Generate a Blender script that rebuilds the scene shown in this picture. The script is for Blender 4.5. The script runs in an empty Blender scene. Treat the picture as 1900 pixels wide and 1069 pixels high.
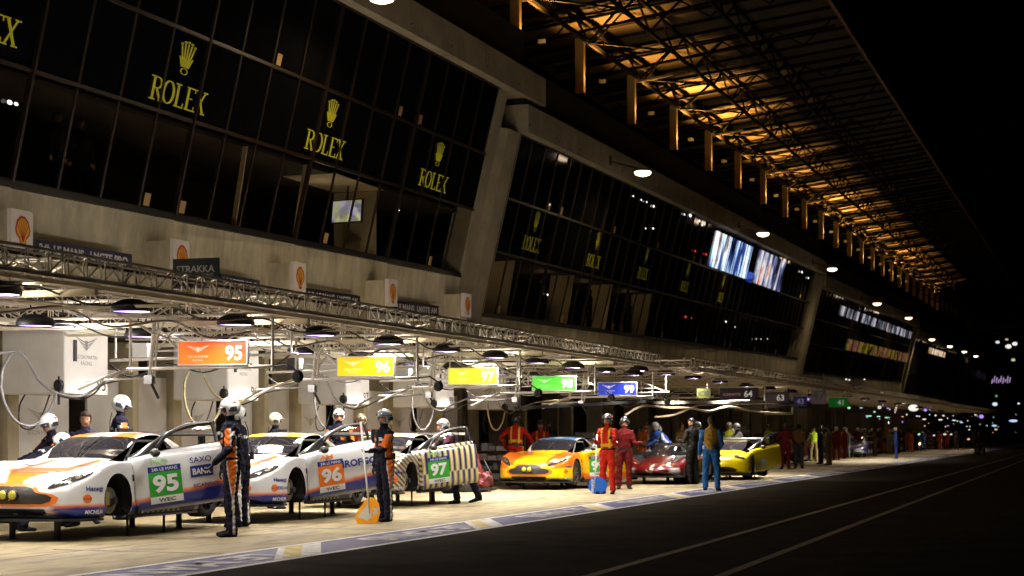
import bpy, bmesh, math, random
import numpy as np
from math import sin, cos, pi, radians, atan, sqrt
from mathutils import Vector, Matrix
from mathutils.bvhtree import BVHTree
random.seed(7)
V = Vector
SC = bpy.context.scene
COL = SC.collection
# lane frame: x runs along the pit lane away from the camera, y towards the building, z up (the eye is 1.4 m over the lane)
F, HC, VX, VY = 3200.0, 1.4, 2020.0, 808.0
TH = atan((VX - 950) / F); CT, ST = cos(TH), sin(TH); CC = F / CT
def onT(x, y, T):                     # pixel of the photograph on the vertical plane y = T
    Z = CC * T / (VX - x); return V(((Z - T * ST) / CT, T, HC + (VY - y) * Z / F))
def gnd(x, y):
    T = HC * F * CT * (VX - x) / (F * (y - VY)) ; Z = HC * F / (y - VY)
    T = (VX - x) * Z / CC; return V(((Z - T * ST) / CT, T, 0))
# ---------------------------------------------------------------- materials
MATS = {}
def mat(name, c, rough=.6, metal=0., var=0., vscale=3., em=None, es=1., spec=None, bump=0., bscale=20., coat=0., stretch=None):
    if name in MATS: return MATS[name]
    m = bpy.data.materials.new(name); m.use_nodes = True; nt = m.node_tree; N = nt.nodes; L = nt.links
    b = N['Principled BSDF']
    b.inputs['Base Color'].default_value = (*c, 1); b.inputs['Roughness'].default_value = rough; b.inputs['Metallic'].default_value = metal
    if coat: b.inputs['Coat Weight'].default_value = coat; b.inputs['Coat Roughness'].default_value = .05
    if spec is not None: b.inputs['Specular IOR Level'].default_value = spec
    if em: b.inputs['Emission Color'].default_value = (*em, 1); b.inputs['Emission Strength'].default_value = es
    if var or bump:
        tc = N.new('ShaderNodeTexCoord'); mp = N.new('ShaderNodeMapping'); L.new(tc.outputs['Object'], mp.inputs[0])
        if stretch: mp.inputs['Scale'].default_value = stretch
    if var:
        n = N.new('ShaderNodeTexNoise'); n.inputs['Scale'].default_value = vscale; n.inputs['Detail'].default_value = 6; n.inputs['Roughness'].default_value = .65
        L.new(mp.outputs[0], n.inputs['Vector'])
        r = N.new('ShaderNodeValToRGB'); e = r.color_ramp.elements
        e[0].position = .3; e[1].position = .7
        e[0].color = (*[max(0, k * (1 - var)) for k in c], 1); e[1].color = (*[min(1, k * (1 + var)) for k in c], 1)
        L.new(n.outputs['Fac'], r.inputs[0]); L.new(r.outputs[0], b.inputs['Base Color'])
    if bump:
        n2 = N.new('ShaderNodeTexNoise'); n2.inputs['Scale'].default_value = bscale; n2.inputs['Detail'].default_value = 4
        L.new(mp.outputs[0], n2.inputs['Vector']); bp = N.new('ShaderNodeBump'); bp.inputs['Strength'].default_value = bump; bp.inputs['Distance'].default_value = .02
        L.new(n2.outputs['Fac'], bp.inputs['Height']); L.new(bp.outputs[0], b.inputs['Normal'])
    MATS[name] = m; return m
def attr_mat(name, rough, coat=0., back=None, metal=0., noise=0.):
    m = bpy.data.materials.new(name); m.use_nodes = True; N = m.node_tree.nodes; L = m.node_tree.links; b = N['Principled BSDF']
    a = N.new('ShaderNodeAttribute'); a.attribute_name = 'Col'; src = a.outputs['Color']
    if back:
        g = N.new('ShaderNodeNewGeometry'); mx = N.new('ShaderNodeMix'); mx.data_type = 'RGBA'
        L.new(g.outputs['Backfacing'], mx.inputs[0]); L.new(src, mx.inputs[6]); mx.inputs[7].default_value = (*back, 1); src = mx.outputs[2]
    if name == 'clothing': b.inputs['Specular IOR Level'].default_value = .15
    L.new(src, b.inputs['Base Color']); b.inputs['Roughness'].default_value = rough; b.inputs['Metallic'].default_value = metal
    if coat: b.inputs['Coat Weight'].default_value = coat; b.inputs['Coat Roughness'].default_value = .06
    if noise:
        tc = N.new('ShaderNodeTexCoord'); n2 = N.new('ShaderNodeTexNoise'); n2.inputs['Scale'].default_value = 11; n2.inputs['Detail'].default_value = 3
        L.new(tc.outputs['Object'], n2.inputs['Vector']); bp = N.new('ShaderNodeBump'); bp.inputs['Strength'].default_value = noise; bp.inputs['Distance'].default_value = .05
        L.new(n2.outputs['Fac'], bp.inputs['Height']); L.new(bp.outputs[0], b.inputs['Normal'])
    MATS[name] = m; return m
STEEL = mat('steel', (.85, .8, .7), .4, .1, .12, 4); DSTEEL = mat('dark_steel', (.03, .03, .035), .5, .4)
CREAM = mat('cream_beam', (.85, .77, .58), .5, 0, .12, 3); BLACK = mat('black', (.008, .008, .009), .55)
RUBBER = mat('rubber', (.012, .012, .013), .75); WHITE = mat('white', (.78, .77, .74), .5); GLASSD = mat('dark_glass', (.004, .004, .005), .1, 0, spec=.12)
CONC = mat('facade_concrete', (.58, .52, .38), .85, 0, .38, 1.6, bump=.3, bscale=9, stretch=(1, 1, .35))
BANDM = mat('band_concrete', (.34, .3, .22), .85, 0, .22, 1.1, bump=.2)
MULL = mat('mullion', (.022, .011, .006), .5, .3); TANW = mat('pier_paint', (.5, .43, .28), .7, 0, .12, 2)
PANELW = mat('white_panel', (.86, .83, .77), .45, 0, .1, 1.2); CARB = mat('carbon', (.015, .015, .017), .35, .1)
ALU = mat('alu', (.5, .5, .5), .3, .9)
# ---------------------------------------------------------------- mesh builder
class MB:
    def __init__(s): s.v = []; s.f = []; s.m = []; s.mats = []
    def mi(s, m):
        if m not in s.mats: s.mats.append(m)
        return s.mats.index(m)
    def add(s, vs, fs, m):
        k = len(s.v); i = s.mi(m); s.v += [tuple(p) for p in vs]
        for f in fs: s.f.append([k + j for j in f]); s.m.append(i)
    def box(s, a, b, m):
        x0, y0, z0 = [min(a[i], b[i]) for i in range(3)]; x1, y1, z1 = [max(a[i], b[i]) for i in range(3)]
        s.add([(x0,y0,z0),(x1,y0,z0),(x1,y1,z0),(x0,y1,z0),(x0,y0,z1),(x1,y0,z1),(x1,y1,z1),(x0,y1,z1)],
              [(0,3,2,1),(4,5,6,7),(0,1,5,4),(1,2,6,5),(2,3,7,6),(3,0,4,7)], m)
    def hexa(s, lo, hi, m):           # two quads, lower and upper loops
        s.add(list(lo) + list(hi), [(3,2,1,0),(4,5,6,7),(0,1,5,4),(1,2,6,5),(2,3,7,6),(3,0,4,7)], m)
    def beam(s, p, q, w, h, m, up=(0, 0, 1)):
        p, q = V(p), V(q); d = (q - p).normalized(); u = V(up)
        if abs(d.dot(u)) > .95: u = V((1, 0, 0))
        r = d.cross(u).normalized() * w / 2; u2 = r.cross(d).normalized() * h / 2
        s.hexa([p - r - u2, p + r - u2, p + r + u2, p - r + u2], [q - r - u2, q + r - u2, q + r + u2, q - r + u2], m)
    def tube(s, pts, r, m, n=6, cap=True):
        pts = [V(p) for p in pts]; R = r if isinstance(r, (list, tuple)) else [r] * len(pts); k = len(s.v); i = s.mi(m); up = V((0, 0, 1))
        for j, p in enumerate(pts):
            d = (pts[min(j + 1, len(pts) - 1)] - pts[max(j - 1, 0)]).normalized()
            a = d.cross(up)
            if a.length < .05: a = d.cross(V((0, 1, 0)))
            a.normalize(); b = a.cross(d)
            for t in range(n): s.v.append(tuple(p + (a * cos(2 * pi * t / n) + b * sin(2 * pi * t / n)) * R[j]))
        for j in range(len(pts) - 1):
            for t in range(n): s.f.append([k + j * n + t, k + j * n + (t + 1) % n, k + (j + 1) * n + (t + 1) % n, k + (j + 1) * n + t]); s.m.append(i)
        if cap:
            s.f.append([k + t for t in range(n)][::-1]); s.m.append(i)
            s.f.append([k + (len(pts) - 1) * n + t for t in range(n)]); s.m.append(i)
    def lathe(s, o, axis, prof, m, n=20):     # prof: (distance along axis, radius)
        o = V(o); ax = V(axis).normalized(); a = ax.cross(V((0, 0, 1)))
        if a.length < .05: a = ax.cross(V((1, 0, 0)))
        a.normalize(); b = ax.cross(a); vs = []
        for d, r in prof:
            for t in range(n): vs.append(o + ax * d + (a * cos(2 * pi * t / n) + b * sin(2 * pi * t / n)) * r)
        fs = []
        for j in range(len(prof) - 1):
            for t in range(n): fs.append((j * n + t, j * n + (t + 1) % n, (j + 1) * n + (t + 1) % n, (j + 1) * n + t))
        fs.append(tuple(range(n))[::-1]); fs.append(tuple((len(prof) - 1) * n + t for t in range(n)))
        s.add(vs, fs, m)
    def ell(s, c, r, m, n=12, k=8):
        vs = []; fs = []
        for j in range(k + 1):
            a = pi * j / k
            for t in range(n): vs.append((c[0] + r[0] * sin(a) * cos(2*pi*t/n), c[1] + r[1] * sin(a) * sin(2*pi*t/n), c[2] - r[2] * cos(a)))
        for j in range(k):
            for t in range(n): fs.append((j*n+t, j*n+(t+1)%n, (j+1)*n+(t+1)%n, (j+1)*n+t))
        s.add(vs, fs, m)
    def build(s, name, parent=None, smooth=False, bevel=0, loc=None):
        me = bpy.data.meshes.new(name)
        vs = s.v
        if loc is not None: vs = [(a - loc[0], b - loc[1], c - loc[2]) for a, b, c in vs]
        me.from_pydata(vs, [], s.f); 
        for m in s.mats: me.materials.append(m)
        me.polygons.foreach_set('material_index', s.m)
        if smooth: me.polygons.foreach_set('use_smooth', [True] * len(me.polygons))
        bm = bmesh.new(); bm.from_mesh(me)
        if smooth: bmesh.ops.remove_doubles(bm, verts=bm.verts, dist=1e-4)
        bmesh.ops.recalc_face_normals(bm, faces=bm.faces); bm.to_mesh(me); bm.free()
        o = bpy.data.objects.new(name, me); COL.objects.link(o)
        if loc is not None: o.location = loc
        if parent: o.parent = parent
        if bevel:
            b = o.modifiers.new('b', 'BEVEL'); b.width = bevel; b.segments = 2; b.limit_method = 'ANGLE'
        return o
def tag(o, label=None, cat=None, group=None, kind=None):
    if label: o['label'] = label
    if cat: o['category'] = cat
    if group: o['group'] = group
    if kind: o['kind'] = kind
    return o
def empty(name, label=None, cat=None, loc=(0, 0, 0), rz=0, group=None, kind=None):
    o = bpy.data.objects.new(name, None); COL.objects.link(o); o.location = loc; o.rotation_euler = (0, 0, rz); o.empty_display_size = .2
    return tag(o, label, cat, group, kind)
def copy_tree(o, parent=None):
    c = o.copy(); COL.objects.link(c); c.parent = parent
    for ch in list(o.children): copy_tree(ch, c)
    return c
# ---------------------------------------------------------------- lettering
_tc = {}
def text_mesh(s, bold=0., cond=1.):
    k = (s, bold, cond)
    if k in _tc: return _tc[k]
    cu = bpy.data.curves.new('t', 'FONT'); cu.body = s; cu.size = 1; cu.offset = bold; cu.resolution_u = 3; cu.align_x = 'CENTER'; cu.align_y = 'CENTER'
    o = bpy.data.objects.new('t', cu); COL.objects.link(o); dg = bpy.context.evaluated_depsgraph_get()
    me = bpy.data.meshes.new_from_object(o.evaluated_get(dg)); 
    vs = [(v.co.x * cond, v.co.y) for v in me.vertices]; fs = [tuple(p.vertices) for p in me.polygons]
    bpy.data.objects.remove(o); bpy.data.meshes.remove(me)
    xs = [v[0] for v in vs] or [0]; ys = [v[1] for v in vs] or [0]
    cx, cy = (max(xs) + min(xs)) / 2, (max(ys) + min(ys)) / 2
    _tc[k] = ([(x - cx, y - cy) for x, y in vs], fs, max(xs) - min(xs), max(ys) - min(ys)); return _tc[k]
def text_on(mb, s, o, U, W, height, m, bold=.0, cond=1., width=None):   # flat text centred at o, U right, W up
    vs, fs, w, h = text_mesh(s, bold, cond); k = height / h; kx = width / w if width else k
    U, W, o = V(U).normalized(), V(W).normalized(), V(o)
    mb.add([o + U * (x * kx) + W * (y * k) for x, y in vs], fs, m)
def poly_on(mb, pts, o, U, W, m):
    o, U, W = V(o), V(U).normalized(), V(W).normalized(); mb.add([o + U * x + W * y for x, y in pts], [tuple(range(len(pts)))], m)
def smoothpts(pts, n=6):
    pts = [V(p) for p in pts]; out = []
    for i in range(len(pts) - 1):
        p0 = pts[max(i - 1, 0)]; p1 = pts[i]; p2 = pts[i + 1]; p3 = pts[min(i + 2, len(pts) - 1)]
        for j in range(n):
            t = j / n; out.append(.5 * ((2 * p1) + (p2 - p0) * t + (2 * p0 - 5 * p1 + 4 * p2 - p3) * t * t + (3 * p1 - p0 - 3 * p2 + p3) * t ** 3))
    out.append(pts[-1]); return out
def truss(mb, p, q, w, h, step, m, r=.016, rb=.008, dirside=(0, 0, 1)):   # box truss, top chords at p..q, hanging h down
    p, q = V(p), V(q); d = (q - p); L = d.length; d.normalize(); side = d.cross(V((0, 0, 1))).normalized() * w / 2; dn = V((0, 0, -h))
    cs = [side, -side, side + dn, -side + dn]
    for c in cs: mb.tube([p + c, q + c], r, m, 5)
    n = max(2, int(L / step)); 
    for i in range(n):
        a = p + d * (L * i / n); b = p + d * (L * (i + 1) / n)
        for s in (side, -side):
            mb.tube([a + s, b + s + dn] if i % 2 else [a + s + dn, b + s], rb, m, 4, False)
            mb.tube([a + s, a + s + dn], rb, m, 4, False)
        mb.tube([a + side + dn, b - side + dn] if i % 2 else [a - side + dn, b + side + dn], rb, m, 4, False)
        mb.tube([a + side, b - side], rb, m, 4, False)
# ================================================================ ground
ASPH = mat('asphalt', (.03, .024, .0165), .95, 0, .55, .9, bump=.5, bscale=160, spec=.06)
APRON = mat('apron_concrete', (.27, .215, .108), .65, 0, .35, .6, bump=.25, bscale=60, stretch=(.35, 1, 1))
nt = APRON.node_tree; bsd = nt.nodes['Principled BSDF']; old = bsd.inputs['Base Color'].links[0].from_socket     # oil and tyre stains
tcn = nt.nodes.new('ShaderNodeTexCoord'); mpn = nt.nodes.new('ShaderNodeMapping'); mpn.inputs['Scale'].default_value = (.6, 2.2, 1); nn = nt.nodes.new('ShaderNodeTexNoise'); nn.inputs['Scale'].default_value = 2.2; nn.inputs['Detail'].default_value = 8
rr = nt.nodes.new('ShaderNodeValToRGB'); rr.color_ramp.elements[0].position = .36; rr.color_ramp.elements[1].position = .55; rr.color_ramp.elements[0].color = (.38, .34, .3, 1); rr.color_ramp.elements[1].color = (1, 1, 1, 1)
mm = nt.nodes.new('ShaderNodeMix'); mm.data_type = 'RGBA'; mm.blend_type = 'MULTIPLY'; mm.inputs[0].default_value = .7
nt.links.new(tcn.outputs['Object'], mpn.inputs[0]); nt.links.new(mpn.outputs[0], nn.inputs['Vector']); nt.links.new(nn.outputs['Fac'], rr.inputs[0]); nt.links.new(old, mm.inputs[6]); nt.links.new(rr.outputs[0], mm.inputs[7]); nt.links.new(mm.outputs[2], bsd.inputs['Base Color'])
PBLUE = mat('paint_blue', (.016, .018, .13), .5, 0, .4, 6); PWHITE = mat('paint_white', (.55, .53, .5), .55, 0, .4, 5)
PYEL = mat('paint_yellow', (.5, .38, .07), .55, 0, .45, 5); PLINE = mat('lane_line', (.2, .18, .14), .6, 0, .35, 2)
def sheet(name, x0, x1, y0, y1, z, m, kind='structure', parent=None):
    b = MB(); b.add([(x0, y0, z), (x1, y0, z), (x1, y1, z), (x0, y1, z)], [(0, 1, 2, 3)], m); o = b.build(name, parent); return tag(o, kind=kind) if kind else o
sheet('ground', -60, 900, -400, 300, 0, ASPH)
sheet('apron', -10, 330, 9.62, 17.3, .004, APRON)
sheet('garage_floor', -10, 330, 17.3, 22, .006, mat('garage_floor_paint', (.3, .28, .24), .4, 0, .1, 1))
rb = MB()
for t in (4.71, 3.47): rb.box((-10, t - .06, .002), (330, t + .06, .006), PLINE)
tag(rb.build('lane_lines'), kind='structure')
pb = MB(); z = .008
pb.add([(-5, 8.62, .004), (300, 8.62, .004), (300, 9.5, .004), (-5, 9.5, .004)], [(0, 1, 2, 3)], PBLUE)
for a, b_, zz in ((8.52, 8.62, .005), (9.5, 9.6, .009)): pb.add([(-5, a, zz), (300, a, zz), (300, b_, zz), (-5, b_, zz)], [(0, 1, 2, 3)], PWHITE)
def chev(s0, s1, m, zz, sl=1.6): pb.add([(s0 - sl, 8.62, zz), (s1 - sl, 8.62, zz), (s1, 9.5, zz), (s0, 9.5, zz)], [(0, 1, 2, 3)], m)
for k in range(-2, 22):
    s = 19.8 + 6.7 * k
    chev(s - .5, s + .75, PWHITE, .008, 1.9); chev(s - .3, s + .2, PYEL, .011, 1.9)
    for q in range(0): pb.box((s - 1.6 + q * .36, 8.75 + q * .1, .0125), (s - 1.5 + q * .36, 8.83 + q * .1, .0135), BLACK)
    text_on(pb, 'LE MANS', (s + 3.2, 9.04, .012), (-1, 0, 0), (0, -1, 0), .56, PWHITE, .02, width=3.7)
tag(pb.build('painted_band'), kind='structure')
jb = MB()
for k in range(-1, 40):
    s = 18.2 + 5.37 * k; jb.box((s, 9.7, .004), (s + .08, 12.0, .0085), PLINE)
jb.box((-5, 11.55, .004), (300, 11.58, .0062), mat('joint', (.13, .11, .08), .8))
tag(jb.build('box_markings'), kind='structure')
tm_ = MB(); TYM = mat('tyre_mark', (.2, .165, .1), .6, 0, .4, 6); rs_ = random.Random(11)
for q in range(26):
    s = 16 + q * 3.1 + rs_.uniform(-1, 1); t = rs_.uniform(10.0, 12.1); Ls = rs_.uniform(1.5, 5); w_ = rs_.uniform(.1, .2); dt = rs_.uniform(-.5, .5); n = 8; pts = [(s + Ls * i / n, t + dt * (i / n) ** 2) for i in range(n + 1)]
    tm_.add([(x, y - w_ / 2 * min(1, i + .3, n - i + .3), .0048 + q * .00005) for i, (x, y) in enumerate(pts)] + [(x, y + w_ / 2 * min(1, i + .3, n - i + .3), .0048 + q * .00005) for i, (x, y) in enumerate(pts)], [(i, i + 1, n + 2 + i, n + 1 + i) for i in range(n)], TYM)
tag(tm_.build('tyre_marks'), kind='structure')
# ================================================================ pit building
BLD = empty('pit_building', 'long dark glazed pit building with pale concrete bands and leaning columns above the garages', 'building', (30, 17.3, 0))
def bpart(mb, name, **k): 
    o = mb.build(name, BLD, **k); o.location = (-30, -17.3, 0); return o
BAYS = [(14., 46.9, 6.09, 47., .0175), (48.7, 107.6, 5.08, 48.5, .0195), (109.6, 171., 5.42, 110., .02), (173., 235., 5.6, 173., .02), (237., 300., 5.9, 237, .02)]
def zb(bay, s): return bay[2] + bay[4] * (s - bay[3])
def gp(bay, s, v, out=0): return V((s, 17.3 - 1.23 * v / 5.3 - out * .975, zb(bay, s) + v - out * .22))
ROWS = [(0., 1.83), (1.83, 3.42), (3.42, 5.3)]
GCLR = bpy.data.materials.new('clear_glass'); GCLR.use_nodes = True; N = GCLR.node_tree.nodes; L = GCLR.node_tree.links; N.clear()
o_ = N.new('ShaderNodeOutputMaterial'); mx = N.new('ShaderNodeMixShader'); tr = N.new('ShaderNodeBsdfTransparent'); gl = N.new('ShaderNodeBsdfGlossy'); gl.inputs['Roughness'].default_value = .03; tr.inputs[0].default_value = (.75, .72, .66, 1)
mx.inputs[0].default_value = .05; L.new(tr.outputs[0], mx.inputs[1]); L.new(gl.outputs[0], mx.inputs[2]); L.new(mx.outputs[0], o_.inputs[0])
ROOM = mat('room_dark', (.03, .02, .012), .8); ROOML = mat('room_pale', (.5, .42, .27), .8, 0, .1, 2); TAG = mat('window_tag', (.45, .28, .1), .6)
fr = 0
for bi, bay in enumerate(BAYS):
    s0, s1 = bay[0], bay[1]
    w = MB(); n = max(1, round((s1 - s0) / 5.37))
    for k in range(n):                                    # concrete wall panels over the garages
        a = s0 + (s1 - s0) * k / n + (.012 if k else 0); b = s0 + (s1 - s0) * (k + 1) / n - .012
        
        za, zc = zb(bay, a) - .12, zb(bay, b) - .12
        w.hexa([(a, 17.50, 3.95), (b, 17.38, 3.95), (b, 18.2, 3.95), (a, 18.2, 3.95)], [(a, 17.33, za), (b, 17.26, zc), (b, 18.2, zc), (a, 18.2, za)], CONC)
    bpart(w, 'wall')
    led = MB(); led.hexa([(s0, 17.22, zb(bay, s0) - .118), (s1, 17.22, zb(bay, s1) - .118), (s1, 17.9, zb(bay, s1) - .118), (s0, 17.9, zb(bay, s0) - .118)],
             [(s0, 17.24, zb(bay, s0)), (s1, 17.24, zb(bay, s1)), (s1, 17.9, zb(bay, s1)), (s0, 17.9, zb(bay, s0))], BLACK); bpart(led, 'ledge')
    # concrete band and terrace
    e = s1 + (3.4 if bi == 0 else 2.2); a0 = s0 - (.15 if bi else 0); nb = max(1, round((e - a0) / 2.7)); bd = MB()
    for k in range(nb):
        a, b = a0 + (e - a0) * k / nb, a0 + (e - a0) * (k + 1) / nb - .015
        lo = [(a, 15.72, zb(bay, a) + 5.3), (b, 15.72, zb(bay, b) + 5.3), (b, 16.5, zb(bay, b) + 5.3), (a, 16.5, zb(bay, a) + 5.3)]
        if bi == 0 and b > 47: lo = [(x, y, z_) for x, y, z_ in lo]
        bd.hexa(lo, [(x, y, z_ + .82) for x, y, z_ in lo], BANDM)
        for dx, dz in ((.08, .2), (.2, .25)): bd.lathe((a + dx, 15.72, zb(bay, a) + 5.3 + dz), (0, -1, 0), [(0, .025), (.01, .025)], BLACK, 6)
    bpart(bd, 'band')
    tb = MB(); T5 = 5.3
    tb.hexa([(s0, 15.9, zb(bay, s0) + 6.13), (s1 + 1.8, 15.9, zb(bay, s1) + 6.13), (s1 + 1.8, 25, zb(bay, s1) + 6.13), (s0, 25, zb(bay, s0) + 6.13)],
            [(s0, 15.9, zb(bay, s0) + 7.3), (s1 + 1.8, 15.9, zb(bay, s1) + 7.3), (s1 + 1.8, 25, zb(bay, s1) + 7.3), (s0, 25, zb(bay, s0) + 7.3)], BLACK)
    bpart(tb, 'terrace_parapet')
    c = MB()                                              # leaning column at the far end of the bay
    for a, b, out in ((s1, s1 + .75, .02), (s1 + .75, s1 + 1.9, .3)):
        lo = [gp(bay, a, -1.25, out), gp(bay, b, -1.25, out), gp(bay, b, -1.25, -.6), gp(bay, a, -1.25, -.6)]
        hi = [gp(bay, a, 5.3, out), gp(bay, b, 5.3, out), gp(bay, b, 5.3, -.6), gp(bay, a, 5.3, -.6)]
        if out > .1: hi = [gp(bay, a, 4.3 if bi == 0 else 5.2, out), gp(bay, b, 4.3 if bi == 0 else 5.2, out), gp(bay, b, 4.3 if bi == 0 else 5.2, -.6), gp(bay, a, 4.3 if bi == 0 else 5.2, -.6)]
        c.hexa(lo, hi, BANDM)
    bpart(c, 'column')
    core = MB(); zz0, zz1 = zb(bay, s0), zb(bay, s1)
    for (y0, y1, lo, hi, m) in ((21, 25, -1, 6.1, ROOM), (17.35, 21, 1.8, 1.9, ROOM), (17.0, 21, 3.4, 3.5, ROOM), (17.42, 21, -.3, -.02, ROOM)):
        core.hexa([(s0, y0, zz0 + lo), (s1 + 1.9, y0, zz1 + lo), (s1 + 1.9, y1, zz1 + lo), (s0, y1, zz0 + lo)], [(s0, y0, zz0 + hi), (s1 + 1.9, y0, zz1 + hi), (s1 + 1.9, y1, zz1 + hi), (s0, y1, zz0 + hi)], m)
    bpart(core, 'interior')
    n = round((s1 - s0) / 5.4); mod = (s1 - s0) / n
    for k in range(n):
        for ri, (v0, v1) in enumerate(ROWS):
            if bi > 3 and ri != 1: pass
            a, b = s0 + mod * k, s0 + mod * (k + 1); g = MB(); f = MB()
            for q in range(4):
                x0, x1 = a + mod / 4 * q + .02, a + mod / 4 * (q + 1) - .02
                j = random.uniform(-.012, .012); j2 = random.uniform(-.01, .01)
                g.add([gp(bay, x0, v0 + .03, j), gp(bay, x1, v0 + .03, -j), gp(bay, x1, v1 - .03, -j + j2), gp(bay, x0, v1 - .03, j + j2)], [(0, 1, 2, 3)], GCLR if ri == 0 else GLASSD)
                f.beam(gp(bay, x0 - .02, v0, .02), gp(bay, x0 - .02, v1, .02), .1 if q == 0 else .035, .07, MULL)
                if (q + k * 3 + ri) % 4 == 1 and ri != 1 and bi < 2:
                    f.add([gp(bay, x0 + .12, v0 + .06, .03), gp(bay, x0 + .34, v0 + .06, .03), gp(bay, x0 + .34, v0 + .3, .03), gp(bay, x0 + .12, v0 + .3, .03)], [(0, 1, 2, 3)], TAG)
            f.beam(gp(bay, a, v0, .02), gp(bay, b, v0, .02), .07, .06, MULL, (0, 1, 0))
            if ri == 2: f.beam(gp(bay, a, v1, .02), gp(bay, b, v1, .02), .07, .06, MULL, (0, 1, 0))
            wo = bpart(g, 'window'); fo = f.build('frame', wo)
# rooms behind the lower windows: pale partitions and a bracketed television
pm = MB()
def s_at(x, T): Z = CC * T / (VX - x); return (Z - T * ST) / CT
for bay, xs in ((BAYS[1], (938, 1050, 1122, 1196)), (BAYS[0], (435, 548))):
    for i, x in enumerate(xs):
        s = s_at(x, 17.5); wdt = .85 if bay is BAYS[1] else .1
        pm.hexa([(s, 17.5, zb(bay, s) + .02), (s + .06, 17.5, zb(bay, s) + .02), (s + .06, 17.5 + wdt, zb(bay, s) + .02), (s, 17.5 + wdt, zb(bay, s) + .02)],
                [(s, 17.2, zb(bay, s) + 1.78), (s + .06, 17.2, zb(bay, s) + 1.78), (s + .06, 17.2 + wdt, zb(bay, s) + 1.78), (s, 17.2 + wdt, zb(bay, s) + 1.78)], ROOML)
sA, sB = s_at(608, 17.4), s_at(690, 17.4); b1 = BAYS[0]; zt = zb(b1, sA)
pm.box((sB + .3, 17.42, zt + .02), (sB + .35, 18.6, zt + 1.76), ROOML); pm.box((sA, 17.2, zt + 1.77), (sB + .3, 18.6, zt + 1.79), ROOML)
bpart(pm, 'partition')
def plight(loc, power, col, r=.1, name='room_light'):
    l = bpy.data.lights.new(name, 'POINT'); l.energy = power; l.color = col; l.shadow_soft_size = r
    o = bpy.data.objects.new(name, l); COL.objects.link(o); o.location = loc; return o
for x in (938, 1050, 1122, 1196): s = s_at(x, 17.5); plight((s - 1.3, 17.9, zb(BAYS[1], s) + 1.4), 2.6, (1, .72, .4), .05)
plight((sA + .9, 18.0, zt + 1.1), 6, (1, .85, .6), .05)
plight((s_at(430, 17.5) - .8, 18.2, zb(b1, 30) + 1.0), 1.2, (1, .5, .2), .05); plight((s_at(540, 17.5) - .9, 18.2, zb(b1, 34) + 1.0), 1.2, (1, .5, .2), .05)
def streaks(name, cols, scale, strength, thr=.5):      # reflections in the rippled panes, painted as glowing streaks
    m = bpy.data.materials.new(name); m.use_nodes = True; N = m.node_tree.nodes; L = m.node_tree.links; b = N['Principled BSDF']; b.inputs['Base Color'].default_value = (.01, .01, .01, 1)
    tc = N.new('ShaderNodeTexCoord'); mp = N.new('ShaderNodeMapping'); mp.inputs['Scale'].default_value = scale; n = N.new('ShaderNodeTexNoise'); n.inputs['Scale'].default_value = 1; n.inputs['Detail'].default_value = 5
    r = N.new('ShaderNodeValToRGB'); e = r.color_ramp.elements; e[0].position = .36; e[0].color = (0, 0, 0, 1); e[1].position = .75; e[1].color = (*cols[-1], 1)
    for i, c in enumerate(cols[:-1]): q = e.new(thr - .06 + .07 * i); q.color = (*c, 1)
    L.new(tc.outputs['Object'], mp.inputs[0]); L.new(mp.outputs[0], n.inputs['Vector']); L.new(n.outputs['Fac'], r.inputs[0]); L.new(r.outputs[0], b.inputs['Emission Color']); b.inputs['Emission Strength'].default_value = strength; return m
def reflection(name, label, bay, xa, xb, v0, v1, m, n, tilt=0, depth=.06):  # glowing strips set on the glass, standing in for its reflections
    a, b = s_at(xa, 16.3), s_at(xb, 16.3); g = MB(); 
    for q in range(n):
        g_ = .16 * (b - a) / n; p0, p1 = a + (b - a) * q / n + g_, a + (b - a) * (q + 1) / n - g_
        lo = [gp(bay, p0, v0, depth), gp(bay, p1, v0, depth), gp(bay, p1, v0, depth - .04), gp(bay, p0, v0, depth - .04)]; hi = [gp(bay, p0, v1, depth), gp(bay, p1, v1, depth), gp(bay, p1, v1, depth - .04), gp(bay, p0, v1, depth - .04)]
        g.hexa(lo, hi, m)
    o = g.build(name, loc=gp(bay, a, v0, depth)); return tag(o, label, 'video screen')  # glowing strips painted for reflections in the panes
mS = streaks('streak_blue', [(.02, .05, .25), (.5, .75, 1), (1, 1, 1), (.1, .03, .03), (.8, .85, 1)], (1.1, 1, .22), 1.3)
reflection('screen_reflection', 'bright blue and white painted reflection in the top windows, behind the third band lamp', BAYS[1], 1320, 1390, 3.5, 5.1, mS, 7)
reflection('screen_reflection', 'smaller white and orange painted reflection just right of the third band lamp', BAYS[1], 1402, 1452, 3.45, 5.15, streaks('streak_orange', [(.1, .12, .3), (.6, .6, .7), (.9, .9, .95), (.9, .25, .05), (.8, .8, 1)], (.9, 1, .5), .95), 6)
reflection('screen_reflection', 'narrow blue painted patch low between the two bright reflections', BAYS[1], 1388, 1402, 3.4, 3.9, streaks('streak_deep', [(.01, .02, .2), (.05, .1, .6), (.1, .2, .8)], (.4, 1, 2), .8), 1)
reflection('screen_reflection', 'white streaked painted reflection in the top windows of the third glazed bay', BAYS[2], 1556, 1690, 4.1, 4.75, streaks('streak_white', [(.1, .1, .12), (.5, .55, .7), (.8, .5, .5), (.9, .9, 1)], (.9, 1, .4), .7, .54), 14)
reflection('screen_reflection', 'yellow and pink painted reflection glowing in the middle windows of the third bay', BAYS[2], 1582, 1695, 1.9, 2.7, streaks('streak_yellow', [(.15, .13, 0), (.75, .65, 0), (.5, .05, .2), (.75, .65, 0)], (.5, 1, .9), .2, .46), 14)
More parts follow.
